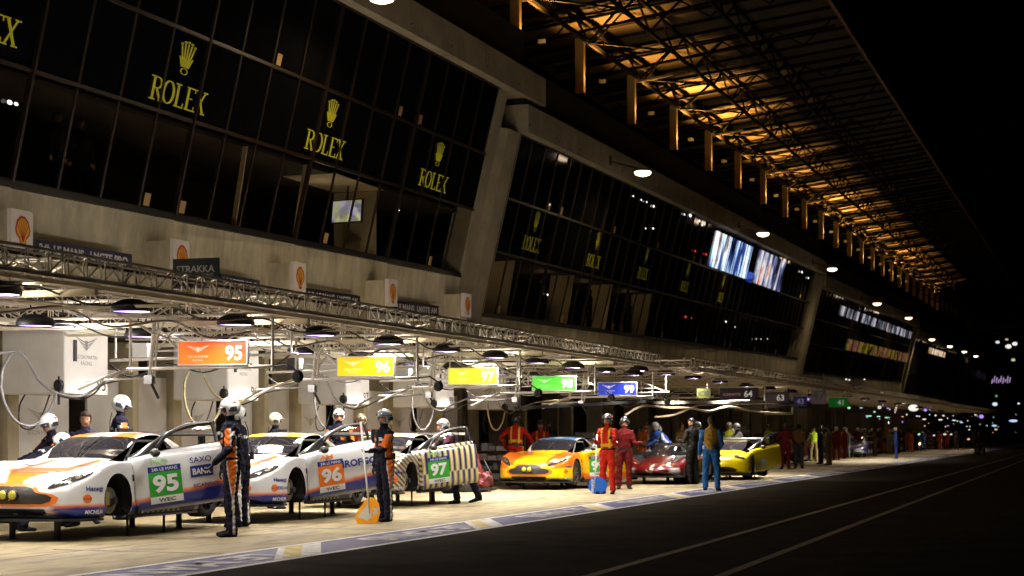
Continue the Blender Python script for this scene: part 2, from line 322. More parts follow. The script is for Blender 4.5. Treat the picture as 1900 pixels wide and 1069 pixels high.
reflection('screen_reflection', 'dim orange painted reflection in the far end windows under the last lamps', BAYS[3], 1722, 1752, 4.3, 4.9, streaks('streak_far', [(.3, .15, .05), (1, .7, .4), (.9, .8, .8)], (.2, 1, .5), .8), 7)
DOTW = mat('reflected_dot', (1, 1, 1), .5, em=(1, .95, .85), es=1.6); DOTR = mat('reflected_dot_red', (1, .1, .1), .5, em=(1, .05, .04), es=.8)  # glowing dots put on the panes for lights mirrored in them
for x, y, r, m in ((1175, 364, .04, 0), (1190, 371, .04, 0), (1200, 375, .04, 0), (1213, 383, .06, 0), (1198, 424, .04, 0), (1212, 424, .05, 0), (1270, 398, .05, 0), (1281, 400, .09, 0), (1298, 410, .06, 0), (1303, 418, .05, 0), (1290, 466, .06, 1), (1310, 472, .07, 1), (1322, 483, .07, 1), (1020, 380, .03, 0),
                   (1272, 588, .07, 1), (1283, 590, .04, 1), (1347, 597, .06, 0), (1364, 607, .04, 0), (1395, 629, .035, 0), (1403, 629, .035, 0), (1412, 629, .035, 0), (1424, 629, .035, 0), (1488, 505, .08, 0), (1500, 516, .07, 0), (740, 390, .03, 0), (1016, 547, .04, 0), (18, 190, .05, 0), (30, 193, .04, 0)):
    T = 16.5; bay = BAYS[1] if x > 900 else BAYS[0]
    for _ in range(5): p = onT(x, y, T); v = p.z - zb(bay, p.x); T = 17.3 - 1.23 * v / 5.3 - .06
    b = MB(); b.ell((0, 0, 0), (r * 1.5, r * .5, r * .8), DOTR if m else DOTW, 8, 6); o = b.build('lamp_reflection', BLD, True); o.location = p - V((30, 17.3, 0))
# television in the lit room
TVM = bpy.data.materials.new('tv_picture'); TVM.use_nodes = True; N = TVM.node_tree.nodes; L = TVM.node_tree.links
tc = N.new('ShaderNodeTexCoord'); vo = N.new('ShaderNodeTexVoronoi'); vo.inputs['Scale'].default_value = 7; r = N.new('ShaderNodeValToRGB'); e = r.color_ramp.elements
e[0].color = (.01, .02, .12, 1); e[1].color = (.5, .6, .25, 1); q = e.new(.35); q.color = (.06, .06, .3, 1); q = e.new(.55); q.color = (.35, .38, .55, 1); q = e.new(.7); q.color = (.01, .01, .02, 1)
sx = N.new('ShaderNodeSeparateColor'); L.new(tc.outputs['Object'], vo.inputs['Vector']); L.new(vo.outputs['Color'], sx.inputs[0]); L.new(sx.outputs[0], r.inputs[0]); L.new(r.outputs[0], N['Principled BSDF'].inputs['Emission Color']); N['Principled BSDF'].inputs['Emission Strength'].default_value = .9
tv = empty('television', 'television hanging in the lit room behind the lower windows, showing a blue picture', 'television', onT(643, 393, 17.75))
b = MB(); b.box((-.05, -.5, -.3), (.0, .42, .3), BLACK); b.build('casing', tv); b = MB(); b.box((-.056, -.46, -.27), (-.052, .38, .27), TVM); b.build('panel', tv); b = MB(); b.tube([(0, 0, .3), (0, 0, .75)], .025, BLACK); b.build('bracket', tv); tv.rotation_euler = (0, .12, -.15)
# gold watchmaker lettering and crown, made on the glass
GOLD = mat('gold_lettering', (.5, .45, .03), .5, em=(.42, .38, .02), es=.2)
GOLD2 = mat('gold_lettering_dim', (.3, .27, .02), .5, em=(.42, .38, .02), es=.09)  # faint glow put into both golds, weaker for the second bay
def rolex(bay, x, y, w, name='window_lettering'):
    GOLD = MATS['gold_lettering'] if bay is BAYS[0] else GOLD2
    T = 16.6
    for _ in range(6): p = onT(x, y, T); v = p.z - zb(bay, p.x); T = 17.3 - 1.23 * v / 5.3 - .022
    U = V((1, 0, .0185)).normalized(); W = V((0, -1.23, 5.3)).normalized(); g = MB(); h = .45; n = U.cross(W)
    def st(ax, ay, bx, by, th): 
        a, b2 = V((ax, ay)), V((bx, by)); d = (b2 - a).normalized(); q = V((-d.y, d.x)) * th / 2
        g.add([p + U * u.x * w + W * u.y * h for u in (a - q, b2 - q, b2 + q, a + q)], [(0, 1, 2, 3)], GOLD)
    def ser(x_, y_, wd=.11): st(x_ - wd / 2, y_, x_ + wd / 2, y_, .06)
    def arc(cx, cy, rx, ry, a0, a1, th, n_=14):
        P = [(cx + rx * cos(radians(a0 + (a1 - a0) * i / n_)), cy + ry * sin(radians(a0 + (a1 - a0) * i / n_))) for i in range(n_ + 1)]
        for i in range(n_): st(*P[i], *P[i + 1], th)
    K = .045
    st(-.45, 0, -.45, 1, K); ser(-.45, .03); ser(-.46, .97, .1); st(-.45, .97, -.38, .97, .05); arc(-.385, .745, .07, .225, 90, -90, K); st(-.45, .52, -.38, .52, .05); st(-.39, .5, -.3, .02, K); ser(-.3, .03, .08)
    arc(-.17, .5, .095, .48, 0, 360, K, 20)
    st(.0, 0, .0, 1, K); ser(0, .97); st(-.04, .03, .13, .03, .06); st(.125, .03, .125, .22, .02)
    st(.2, 0, .2, 1, K); st(.16, .97, .33, .97, .06); st(.16, .03, .34, .03, .06); st(.2, .52, .29, .52, .05); st(.33, .8, .33, .97, .02); st(.335, .03, .335, .22, .02)
    st(.385, 1, .53, 0, K); st(.53, 1, .385, 0, K * .7); ser(.385, .97, .09); ser(.53, .97, .09); ser(.385, .03, .09); ser(.53, .03, .09)
    for i in range(5):                                   # crown
        a = (i - 2) * .26; st(.03 + (i - 2) * .022, 1.75, .03 + sin(a) * .24, 1.72 + 1.0 * cos(a), .03); arc(.03 + sin(a) * .25, 1.74 + 1.06 * cos(a), .018, .05, 0, 360, .02, 8)
        st(.03 + (i - 2) * .03, 1.72, .03 + (i - 2) * .06, 2.15, .035)
    arc(.03, 1.55, .06, .13, 0, 360, .025, 14)
    o = g.build(name, BLD); o.location = (-30, -17.3, 0)
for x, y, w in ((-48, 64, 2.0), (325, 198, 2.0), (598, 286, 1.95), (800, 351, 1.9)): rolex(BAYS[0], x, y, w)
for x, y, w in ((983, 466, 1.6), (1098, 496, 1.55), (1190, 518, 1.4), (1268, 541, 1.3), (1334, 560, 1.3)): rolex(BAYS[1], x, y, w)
# ================================================================ garages at ground level
GAR = empty('garage_front', 'row of garage fronts with tan piers and white partition panels under the pit building', 'garage front', (30, 17, 0))
S0, SP = 21.0, 5.37
gb = {'lintel_shade_strip': MB(), 'garage_back': MB()}
def gpart(n, a, b, m): q = MB(); q.box(a, b, m); o = q.build(n, GAR); o.location = (-30, -17, 0); return o
FAINT = mat('faint_lettering', (.5, .46, .38), .6)
def wings(mb, o, U, W, w, h, m):
    for sg in (-1, 1):
        for i in range(3):
            a = i * .22; pts = [(sg * .06 * w, (.1 - a) * h), (sg * (.5 - .1 * i) * w, (.5 - a * .9) * h), (sg * (.48 - .1 * i) * w, (.42 - a * .9) * h), (sg * .07 * w, (.0 - a) * h)]
            poly_on(mb, pts if sg > 0 else pts[::-1], o, U, W, m)
    poly_on(mb, [(-.05 * w, -.55 * h), (.05 * w, -.55 * h), (.07 * w, .2 * h), (-.07 * w, .2 * h)], o, U, W, m)
GB = mat('garage_inside', (.16, .13, .09), .8, 0, .2, 1); 
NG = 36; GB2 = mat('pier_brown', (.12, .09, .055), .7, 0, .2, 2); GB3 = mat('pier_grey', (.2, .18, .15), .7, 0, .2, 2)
for k in range(-1, NG):
    s = 24.9 + SP * k; near = k < 6
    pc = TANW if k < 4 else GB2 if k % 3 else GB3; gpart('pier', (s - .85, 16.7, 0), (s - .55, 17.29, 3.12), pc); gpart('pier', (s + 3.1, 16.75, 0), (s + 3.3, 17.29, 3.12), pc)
    if k < 4:
        gpart('wall_panel', (s - .45, 16.95, 0), (s + 1.3, 17.0, 2.75), PANELW); gpart('wall_panel', (s + 2.0, 17.02, 0), (s + 3.05, 17.07, 2.6), PANELW); w_ = gpart('wall_panel', (s + 3.35, 16.82, 0), (s + 4.45, 16.87, 2.5), PANELW)
        q = MB(); wings(q, (s + .45, 16.944, 1.75), (1, 0, 0), (0, 0, 1), .8, .22, FAINT); text_on(q, 'ASTON MARTIN', (s + .45, 16.944, 1.45), (1, 0, 0), (0, 0, 1), .08, FAINT); q.build('lettering', w_)
    elif k < 24:
        a_ = s + .4 + random.random(); gpart('wall_panel', (a_, 17.3, 0), (a_ + random.uniform(.5, 1.2), 17.35, 2.3), random.choice((GB, TANW, mat('panel_grey', (.25, .24, .22), .6))))
    gb['lintel_shade_strip'].box((s - .8, 17.3, 2.8), (s + SP - .8, 17.6, 3.94), mat('lintel_shade', (.05, .038, .025), .8, 0, .3, 2))  # shade of the wall above the lamps, put into a dark colour
gb['garage_back'].box((5, 21.5, 0), (300, 21.7, 3.1), GB); gb['garage_back'].box((5, 17.5, 3.02), (300, 21.5, 3.06), GB)
for n, m in gb.items():
    o = m.build(n, GAR); o.location = (-30, -17, 0)
# cabinets with lettering, wing emblem and number on the face towards the lane
GREYL = mat('grey_lettering', (.25, .24, .24), .5); 
nums = ['95', '96', '97', '98', '99']; nth = ['first', 'second', 'third', 'fourth', 'fifth']
for k in range(5):
    s1 = 24.65 + 5.4 * k; s0 = s1 - 1.28; z0, z1 = 2.05 + .015 * k, 3.16 + .015 * k
    c = empty('equipment_cabinet', 'white overhead cabinet marked %s, hung in front of the garages' % nums[k], 'cabinet', (s0, 15.75, z0), group='white cabinets over the garages')
    b = MB(); b.box((0, -.55, 0), (s1 - s0, .6, z1 - z0), PANELW); b.build('shell', c, bevel=.03)
    l = MB(); O = (.64, -.556, 0); wings(l, (.62, -.556, .82), (1, 0, 0), (0, 0, 1), .62, .2, GREYL)
    text_on(l, 'ASTON MARTIN', (.62, -.556, .6), (1, 0, 0), (0, 0, 1), .06, GREYL); text_on(l, 'RACING', (.62, -.556, .5), (1, 0, 0), (0, 0, 1), .06, GREYL)
    text_on(l, nums[k], (1.06, -.556, .17), (1, 0, 0), (0, 0, 1), .2, BLACK); l.build('lettering', c)
    l = MB(); l.box((.25, -.57, .52), (.33, -.553, .86), BLACK); l.build('handle', c)
    l = MB(); l.tube([(.1, 0, z1 - z0), (.1, 0, 1.3)], .03, STEEL); l.tube([(1.1, 0, z1 - z0), (1.1, 0, 1.3)], .03, STEEL); l.build('hanger', c)
# scallop signs on stub blocks
YELL = mat('scallop_yellow', (.62, .36, .03), .5, em=(.5, .3, .02), es=.12); REDL = mat('scallop_red', (.4, .01, .01), .5, em=(.4, .01, .01), es=.08); SIGNW = mat('sign_white', (.6, .52, .42), .5, em=(.6, .5, .45), es=.13)
for k, (x, y) in enumerate(((42, 428), (338, 478), (557, 515), (729, 544), (868, 567), (-340, 370))):
    p = onT(x, y, 16.75)
    e_ = empty('scallop_sign', 'illuminated white sign with yellow scallop, %s along the concrete wall' % (nth + ['nearest'])[k], 'sign', p, group='yellow scallop signs along the wall')
    b = MB(); b.box((-.3, 0, -.32), (.3, .1, .34), SIGNW); b.build('light_box', e_, bevel=.01)
    b = MB(); b.box((-.38, .1, -.42), (.2, .62, .3), CONC); b.build('bracket', e_)
    def shell(sc): 
        pts = [(-.09, -.95), (.09, -.95), (.3, -.9), (.36, -.55), (.72, -.25)]
        for i in range(13): a = radians(-12 + 204 * i / 12); rr2 = .93 + (.045 if i % 2 else 0); pts.append((rr2 * cos(a) * .82, rr2 * sin(a) * .95))
        pts += [(-.72, -.25), (-.36, -.55), (-.3, -.9)]; return [(u * sc, w_ * sc) for u, w_ in pts]
    b = MB(); poly_on(b, shell(.27), (0, -.004, 0), (1, 0, 0), (0, 0, 1), REDL); poly_on(b, shell(.225), (0, -.007, 0), (1, 0, 0), (0, 0, 1), YELL)
    for i in range(7): a = radians(35 + 110 * i / 6); b.beam((0, -.009, -.19), (cos(a) * .2, -.009, sin(a) * .2), .004, .009, REDL)
    b.build('emblem', e_)
# banners on the wall
NAVY = mat('banner_navy', (.012, .012, .04), .5); BTXT = mat('banner_text', (.75, .72, .75), .5)
for k, (xa, xb, ya, yb, h, tx) in enumerate(((62, 245, 458, 487, .3, '24h LE MANS   LMGTE PRO'), (410, 482, 521, 533, .3, 'LMGTE PRO'), (566, 668, 546, 560, .3, '24h LE MANS  LMGTE AM'), (732, 814, 568, 578, .3, 'LE MANS  LMGTE AM'))):
    a, c2 = onT(xa, ya, 17.1), onT(xb, yb, 17.1); mid = (a + c2) / 2; U = (c2 - a).normalized(); W = V((0, 0, 1)); Lh = (c2 - a).length
    b = MB(); b.hexa([a - mid - W * h / 2, c2 - mid - W * h / 2, c2 - mid - W * h / 2 + V((0, .05, 0)), a - mid - W * h / 2 + V((0, .05, 0))], [a - mid + W * h / 2, c2 - mid + W * h / 2, c2 - mid + W * h / 2 + V((0, .05, 0)), a - mid + W * h / 2 + V((0, .05, 0))], NAVY)
    o = b.build('banner', loc=(0, 0, 0)); o.location = mid; tag(o, 'long navy banner with white lettering on the wall, %s from near end' % nth[k], 'banner', 'banners on the concrete wall')
    t = MB(); text_on(t, tx, (0, -.006, 0), U, W, h * .55, BTXT, .04, width=Lh * .9); t.build('lettering', o)
# grandstand roof on lit columns
RZ = lambda s, t: 14.75 + .0185 * (s - 50) + (16.5 - t) * .12
ROOFM = mat('roof_underside', (.045, .032, .016), .9, 0, .25, .8, stretch=(6, .4, 1)); RST = mat('roof_steel', (.01, .008, .006), .9, spec=.1); RCOL = mat('roof_column', (.7, .5, .22), .6)
RF = empty('grandstand_roof', 'steel trussed grandstand roof glowing orange from lamps on its columns', 'grandstand roof', (50, 16.5, 12))
def rpart(mb, name): o = mb.build(name, RF); o.location = (-50, -16.5, -12); return o
b = MB(); s0, s1 = 24., 330.
b.hexa([(s0, 20, RZ(s0, 20) + .95), (s1, 20, RZ(s1, 20) + .95), (s1, 8.7, RZ(s1, 8.7) + .95), (s0, 8.7, RZ(s0, 8.7) + .95)], [(s0, 20, RZ(s0, 20) + 1.1), (s1, 20, RZ(s1, 20) + 1.1), (s1, 8.7, RZ(s1, 8.7) + 1.1), (s0, 8.7, RZ(s0, 8.7) + 1.1)], ROOFM); rpart(b, 'roof_sheet')
b = MB(); b.beam((s0, 8.6, RZ(s0, 8.6) + .9), (s1, 8.6, RZ(s1, 8.6) + .9), .12, .4, mat('edge_steel', (.2, .06, .03), .6)); rpart(b, 'edge_beam')
pu = MB(); s = s0
while s < 300: pu.beam((s, 19.8, RZ(s, 19.8) + .9), (s, 8.8, RZ(s, 8.8) + .9), .08, .1, RST); s += 1.75
rpart(pu, 'purlin')
for t, h in ((14.2, .8), (11.6, .75), (16.3, .5)):
    lt = MB(); lt.beam((s0, t, RZ(s0, t)), (s1, t, RZ(s1, t)), .1, .12, RST); lt.beam((s0, t, RZ(s0, t) + h), (s1, t, RZ(s1, t) + h), .1, .1, RST); s = s0; i = 0
    while s < 250: lt.beam((s, t, RZ(s, t) + (0 if i % 2 else h)), (s + 1.75, t, RZ(s + 1.75, t) + (h if i % 2 else 0)), .06, .06, RST); s += 1.75; i += 1
    rpart(lt, 'longitudinal_truss')
nc = 0
for k in range(-3, 34):
    s = 49.7 + 7.0 * k; c = MB(); zt_ = RZ(s, 16.5)
    c.box((s - .11, 16.35, zt_ - 1.75), (s + .11, 16.65, zt_ + .1), RCOL); rpart(c, 'column')
    x = MB(); x.beam((s, 19.5, zt_ - .1), (s, 8.8, RZ(s, 8.8) + .5), .09, .1, RST); x.beam((s, 19.5, zt_ + .55), (s, 8.8, RZ(s, 8.8) + .8), .09, .09, RST)
    for i in range(10):
        t0 = 19 - i; x.beam((s, t0, RZ(s, t0) + (-.2 + .02 * i if i % 2 else .7)), (s, t0 - 1, RZ(s, t0 - 1) + (.7 if i % 2 else -.2 + .03 * i)), .05, .05, RST)
    x.beam((s, 16.2, zt_ - .05), (s + 3.5, 14.2, RZ(s, 14.2)), .06, .06, RST); x.beam((s + 7, 16.2, zt_ + .05), (s + 3.5, 14.2, RZ(s, 14.2)), .06, .06, RST)
    rpart(x, 'cross_truss')
    if k % 2 == 0:
        h = MB(); h.beam((s, 16.3, zt_ - .15), (s, 14.9, zt_ + .02), .08, .08, RCOL); rpart(h, 'bracket')
FIX = mat('flood_glass', (1, .8, .5), .5, em=(1, .45, .1), es=.5)
for k in range(-2, 30):
    if k % 2 and k < 8 and k not in (3,): pass
    s = 49.7 + 7.0 * k + 1.2; pw = [55, 40, 30, 95, 85, 45][k % 6]
    b = MB(); b.box((-.15, -.12, -.08), (.15, .12, .05), BLACK); b.box((-.12, -.09, .05), (.12, .09, .056), FIX); o = b.build('uplighter'); o.location = (s, 16.0, RZ(s, 16) - 1.25)
    tag(o, 'small orange uplighter on the grandstand terrace, number %s from the near end' % (k + 3), 'uplighter', 'uplighters under the grandstand roof')
    if k < 22:
        l = bpy.data.lights.new('uplight', 'SPOT'); l.energy = pw * 80; l.color = (1, .46, .09); l.shadow_soft_size = .12; l.spot_size = radians(112); l.spot_blend = .9; lo = bpy.data.objects.new('uplight', l); COL.objects.link(lo); lo.location = (s, 16.0, RZ(s, 16) - 1.15); lo.rotation_euler = (radians(180 + 6), 0, 0)
        if k < 17: plight((s - .75, 16.0, RZ(s, 16) - 1.25), 22 if k % 3 else 40, (1, .55, .14), .08, 'column_glow')
# lamps on arms along the concrete band
DOME = mat('dome_lamp', (1, .9, .8), .4, em=(1, .74, .48), es=6); k = 0
ords = ['nearest', 'second', 'third', 'fourth', 'fifth', 'sixth', 'seventh', 'eighth', 'ninth', 'tenth']
for k in range(10):
    s = 34.6 + 23.1 * k; bay = BAYS[0] if s < 48 else BAYS[1] if s < 108 else BAYS[2] if s < 172 else BAYS[3]
    z = zb(bay, s) + (5.2 if k else 5.05); 
    p = V((s, 14.55, z)); 
    e_ = empty('band_lamp', 'glowing dome lamp on a short arm from the concrete band, %s of the row' % ords[k], 'lamp', p, group='dome lamps along the concrete band')
    b = MB(); b.lathe((0, 0, 0), (0, 0, -1), [(-.02, .28), (.03, .29), (.09, .25), (.13, .15), (.155, .04)], DOME, 20); b.build('lamp_dome', e_, True)
    b = MB(); b.lathe((0, 0, 0), (0, 0, 1), [(.015, .37), (.06, .34), (.14, .18), (.16, .05)], DSTEEL, 20); b.build('shade', e_, True)
    b = MB(); b.tube([(0, .1, .12), (0, 1.2, .45)], .035, DSTEEL); b.box((-.1, 1.12, .3), (.1, 1.18, .6), DSTEEL); b.build('arm', e_)
    if k < 7:
        l = bpy.data.lights.new('dome', 'SPOT'); l.spot_size = radians(168); l.spot_blend = .5; l.energy = 230; l.color = (1, .74, .42); l.shadow_soft_size = .2; lo = bpy.data.objects.new('dome', l); COL.objects.link(lo); lo.location = p - V((0, 0, .35))
# far lights beyond the end of the lane
for i, (x, y, r, c) in enumerate(((1846, 555, .55, (1, .95, .8)), (1861, 570, .3, (.4, .4, .5)), (1851, 635, .4, (.8, .8, .8)), (1871, 643, .6, (1, .95, .9)), (1883, 638, .5, (.9, .9, .9)), (1880, 668, .4, (.5, .5, .3)), (1846, 750, .5, (.7, .85, 1)), (1890, 749, .25, (.7, .8, 1)), (1848, 735, .3, (.1, .5, .2)), (1868, 630, .3, (.6, .4, .3)))):
    Z = 330.; t = (VX - x) * Z / CC; p = onT(x, y, t)
    e_ = empty('floodlight_mast', '%s on a dark mast beyond the lane end, %s of ten' % (['bright warm light', 'faint light', 'small white light', 'large white light', 'paired white light', 'dull yellow light', 'bluish low light', 'tiny bluish light', 'small green light', 'faint brown light'][i], (ords)[i]), 'floodlight', (p.x, p.y, 0), group='lights beyond the lane')
    b = MB(); b.ell((0, 0, p.z), (r * .5, r, r * .7), mat('far_lamp%d' % i, c, .5, em=c, es=1.0), 10, 6); b.build('lamp', e_); b = MB(); b.tube([(0, 0, 0), (0, 0, p.z)], .12, BLACK); b.build('mast', e_)
p = onT(1858, 706, (VX - 1858) * 300 / CC); e_ = empty('lit_sign', 'small glowing violet sign on a post past the end of the lane', 'sign', (p.x, p.y, 0))
b = MB()
for i in range(9): b.beam((0, -1.5 + i * .37, p.z + .5 + .3 * sin(i * 2.1)), (0, -1.35 + i * .37, p.z - .4 + .15 * sin(i * 3.7)), .1, .22, mat('far_sign', (.8, .6, .9), .5, em=(.7, .5, .9), es=.8))
b.build('panel', e_); b = MB(); b.tube([(.2, 0, 0), (.2, 0, p.z)], .12, BLACK); b.build('post', e_)
# ================================================================ lighting gantries
LENS = mat('lamp_lens', (.8, .7, 1), .4, em=(.5, .3, 1), es=2.6)
nlamp = 0; NROW = {}
PWR = 56
def area(loc, power, size, col=(1, .93, .83)):
    l = bpy.data.lights.new('canopy', 'AREA'); l.shape = 'RECTANGLE'; l.size = size[0]; l.size_y = size[1]; l.energy = power; l.color = col; l.spread = radians(130)
    o = bpy.data.objects.new('canopy', l); COL.objects.link(o); o.location = loc; return o
def canopy_lamp(s, t, z, near=True, power=None, lit=True):
    global nlamp
    row_ = 'lane side' if t < 12 else 'middle' if t < 14 and s < 45 and abs(t - 13.95) > .1 else 'garage side'; NROW[row_] = NROW.get(row_, 0) + 1
    e_ = empty('canopy_lamp', 'dome lamp with violet lens, number %d from near end, %s row' % (NROW[row_], row_), 'lamp', (s, t, z), group='lamps under the gantries')
    b = MB(); n = 16; b.lathe((0, 0, -.1), (0, 0, 1), [(0, .25), (.04, .26), (.1, .23), (.15, .12), (.16, .04)], BLACK, n); b.f.pop(-2); b.m.pop(-2); b.build('lamp_shade', e_, True)
    b = MB(); b.lathe((0, 0, -.088), (0, 0, 1), [(0, .232), (.03, .24)], LENS, n); b.build('lens', e_, True)
    b = MB(); b.tube(smoothpts([(-.1, 0, .1), (-.12, 0, .3), (0, 0, .38), (.12, 0, .3), (.1, 0, .1)], 3), .012, BLACK, 4); b.build('hook', e_)
    if t < 14:
        l = bpy.data.lights.new('truss_fill', 'SPOT'); l.energy = (power or PWR) * ((.5 if t < 12 else .12) if s < 45 else .2); l.color = (1, .86, .66); l.spot_size = radians(165); l.spot_blend = .4; l.shadow_soft_size = .08  # added upward fill on the trusses, in place of bounced light
        o = bpy.data.objects.new('truss_fill', l); COL.objects.link(o); o.location = (s + .33, t, z - .16); o.rotation_euler = (pi, 0, 0)
    f_ = 1 if power and s > 43 else min(1.75, max(.55, .55 + (s - 17) * .06))
    area((s, t, z - .12), (power or PWR) * f_, (.45, .45))
def gantry(label, s0, s1, z, rise, ts, cross0, step, near=True):
    e_ = empty('lighting_gantry', label, 'gantry', (s0, ts[0], 0), group='lighting gantries over the apron')
    off = V((s0, ts[0], 0)); zz = lambda s: z + rise * (s - s0)
    for i, t in enumerate(ts):
        m = MB(); truss(m, (s0, t, zz(s0)) , (s1, t, zz(s1)), .28, .24, (.36 if i == 0 else .55) if near else .7, STEEL, .018, .01); o = m.build('truss', e_); o.location = -off
        if i == 1: continue
        m = MB(); m.beam((s0, t + .16, zz(s0) - .02), (s1, t + .16, zz(s1) - .02), .04, .06, mat('rust_steel', (.07, .035, .02), .6)); m.beam((s0, t - .02, zz(s0) - .3), (s1, t - .02, zz(s1) - .3), .06, .05, CREAM); m.beam((s0, t - .22, zz(s0) - .27), (s1, t - .22, zz(s1) - .27), .03, .03, STEEL); o = m.build('rail', e_); o.location = -off
    s = cross0
    while s < s1:
        m = MB()
        for j in range(len(ts) - 1):
            m.tube([(s + .1, ts[j], zz(s) - .12), (s + step / 2, ts[j + 1], zz(s) - .12)], .012, STEEL, 5)
        o = m.build('brace', e_); o.location = -off
        m = MB(); truss(m, (s, ts[0], zz(s) - .05), (s, ts[-1] + .8, zz(s) - .05), .2, .24, .5, STEEL, .015, .009); o = m.build('cross_truss', e_); o.location = -off
        m = MB(); m.beam((s + .6, ts[0] - .1, zz(s) - .36), (s + .6, ts[-1] + 1.2, zz(s) - .36), .07 if near else .04, .07 if near else .035, CREAM); m.beam((s + 2.4, ts[0] - .1, zz(s) - .37), (s + 2.4, ts[-1] + 1.2, zz(s) - .37), .04, .035, CREAM); o = m.build('beam', e_); o.location = -off
        s += step
    return e_
gantry('near steel lighting gantry of box trusses over the white cars and cabinets', 11., 42.4, 3.29, .0045, (10.3, 12.7, 15.1), 15.7, 5.37)
gantry('middle steel lighting gantry beginning after the blue number sign', 46., 79., 3.5, .005, (10.3, 12.7, 15.1), 46.2, 5.37, False)
gantry('far steel lighting gantry over the crowded end of the apron', 82., 135., 3.7, .006, (10.3, 12.7, 15.1), 82.2, 7.5, False)
gantry('farthest steel lighting gantry dissolving into the dark', 138., 210., 3.95, .006, (10.3, 13.7), 138.2, 9, False)
for k in range(12):
    s = 12.8 + 2.685 * k
    canopy_lamp(s + .1, 10.95, 2.98 + .003 * k, lit=True); 
    canopy_lamp(s + 1.3, 13.1, 2.93, power=PWR * .8)
    if k < 11: canopy_lamp(s + .45, 13.95, 3.04, power=PWR * 1.5); plight((s + .45, 13.6, 2.78), 62, (1, .93, .84), .1, 'side_fill')  # bare point light added to brighten cabinets and garage walls
for s, p in ((44.4, 120), (47.5, 120), (51, 120), (55, 300), (59.5, 280), (64, 60), (69, 30), (75, 25), (86, 60), (93, 300), (101, 300), (110, 160), (124, 90), (143, 120), (160, 120), (180, 100)):
    canopy_lamp(s, 11.3, 3.2 + (.2 if s > 80 else 0), power=p)
HG_ = mat('hose_grey', (.3, .29, .3), .4)
# sign booms with their lit number boards
def boardmat(name, c0, c1, es=.75):
    m = bpy.data.materials.new(name); m.use_nodes = True; N = m.node_tree.nodes; L = m.node_tree.links; b = N['Principled BSDF']
    tc = N.new('ShaderNodeTexCoord'); sx = N.new('ShaderNodeSeparateXYZ'); r = N.new('ShaderNodeValToRGB'); ad = N.new('ShaderNodeMath'); ad.operation = 'MULTIPLY_ADD'; ad.inputs[1].default_value = 2.6; ad.inputs[2].default_value = .5
    a2 = N.new('ShaderNodeMath'); a2.operation = 'SUBTRACT'; m3 = N.new('ShaderNodeMath'); m3.operation = 'MULTIPLY'; m3.inputs[1].default_value = .35
    L.new(tc.outputs['Object'], sx.inputs[0]); L.new(sx.outputs[1], m3.inputs[0]); L.new(sx.outputs[2], a2.inputs[0]); L.new(m3.outputs[0], a2.inputs[1]); L.new(a2.outputs[0], ad.inputs[0]); L.new(ad.outputs[0], r.inputs[0])
    r.color_ramp.elements[0].color = (*c0, 1); r.color_ramp.elements[1].color = (*c1, 1); L.new(r.outputs[0], b.inputs['Base Color']); L.new(r.outputs[0], b.inputs['Emission Color']); b.inputs['Emission Strength'].default_value = es; return m
TXW = mat('board_white', (.9, .85, .75), .5, em=(1, .9, .8), es=.65)
sgn = [('95', 'red and orange', (1, .22, .01), (.9, .03, .01)), ('96', 'yellow', (1, .72, .0), (.95, .5, .0)), ('97', 'pale yellow', (.88, .9, .02), (.85, .8, .02)), ('98', 'green', (.12, .75, .06), (.03, .5, .01)), ('99', 'blue', (.003, .03, .5), (.004, .01, .2))]
TX97 = mat('board_grey', (.6, .55, .35), .5, em=(.7, .62, .35), es=.55)
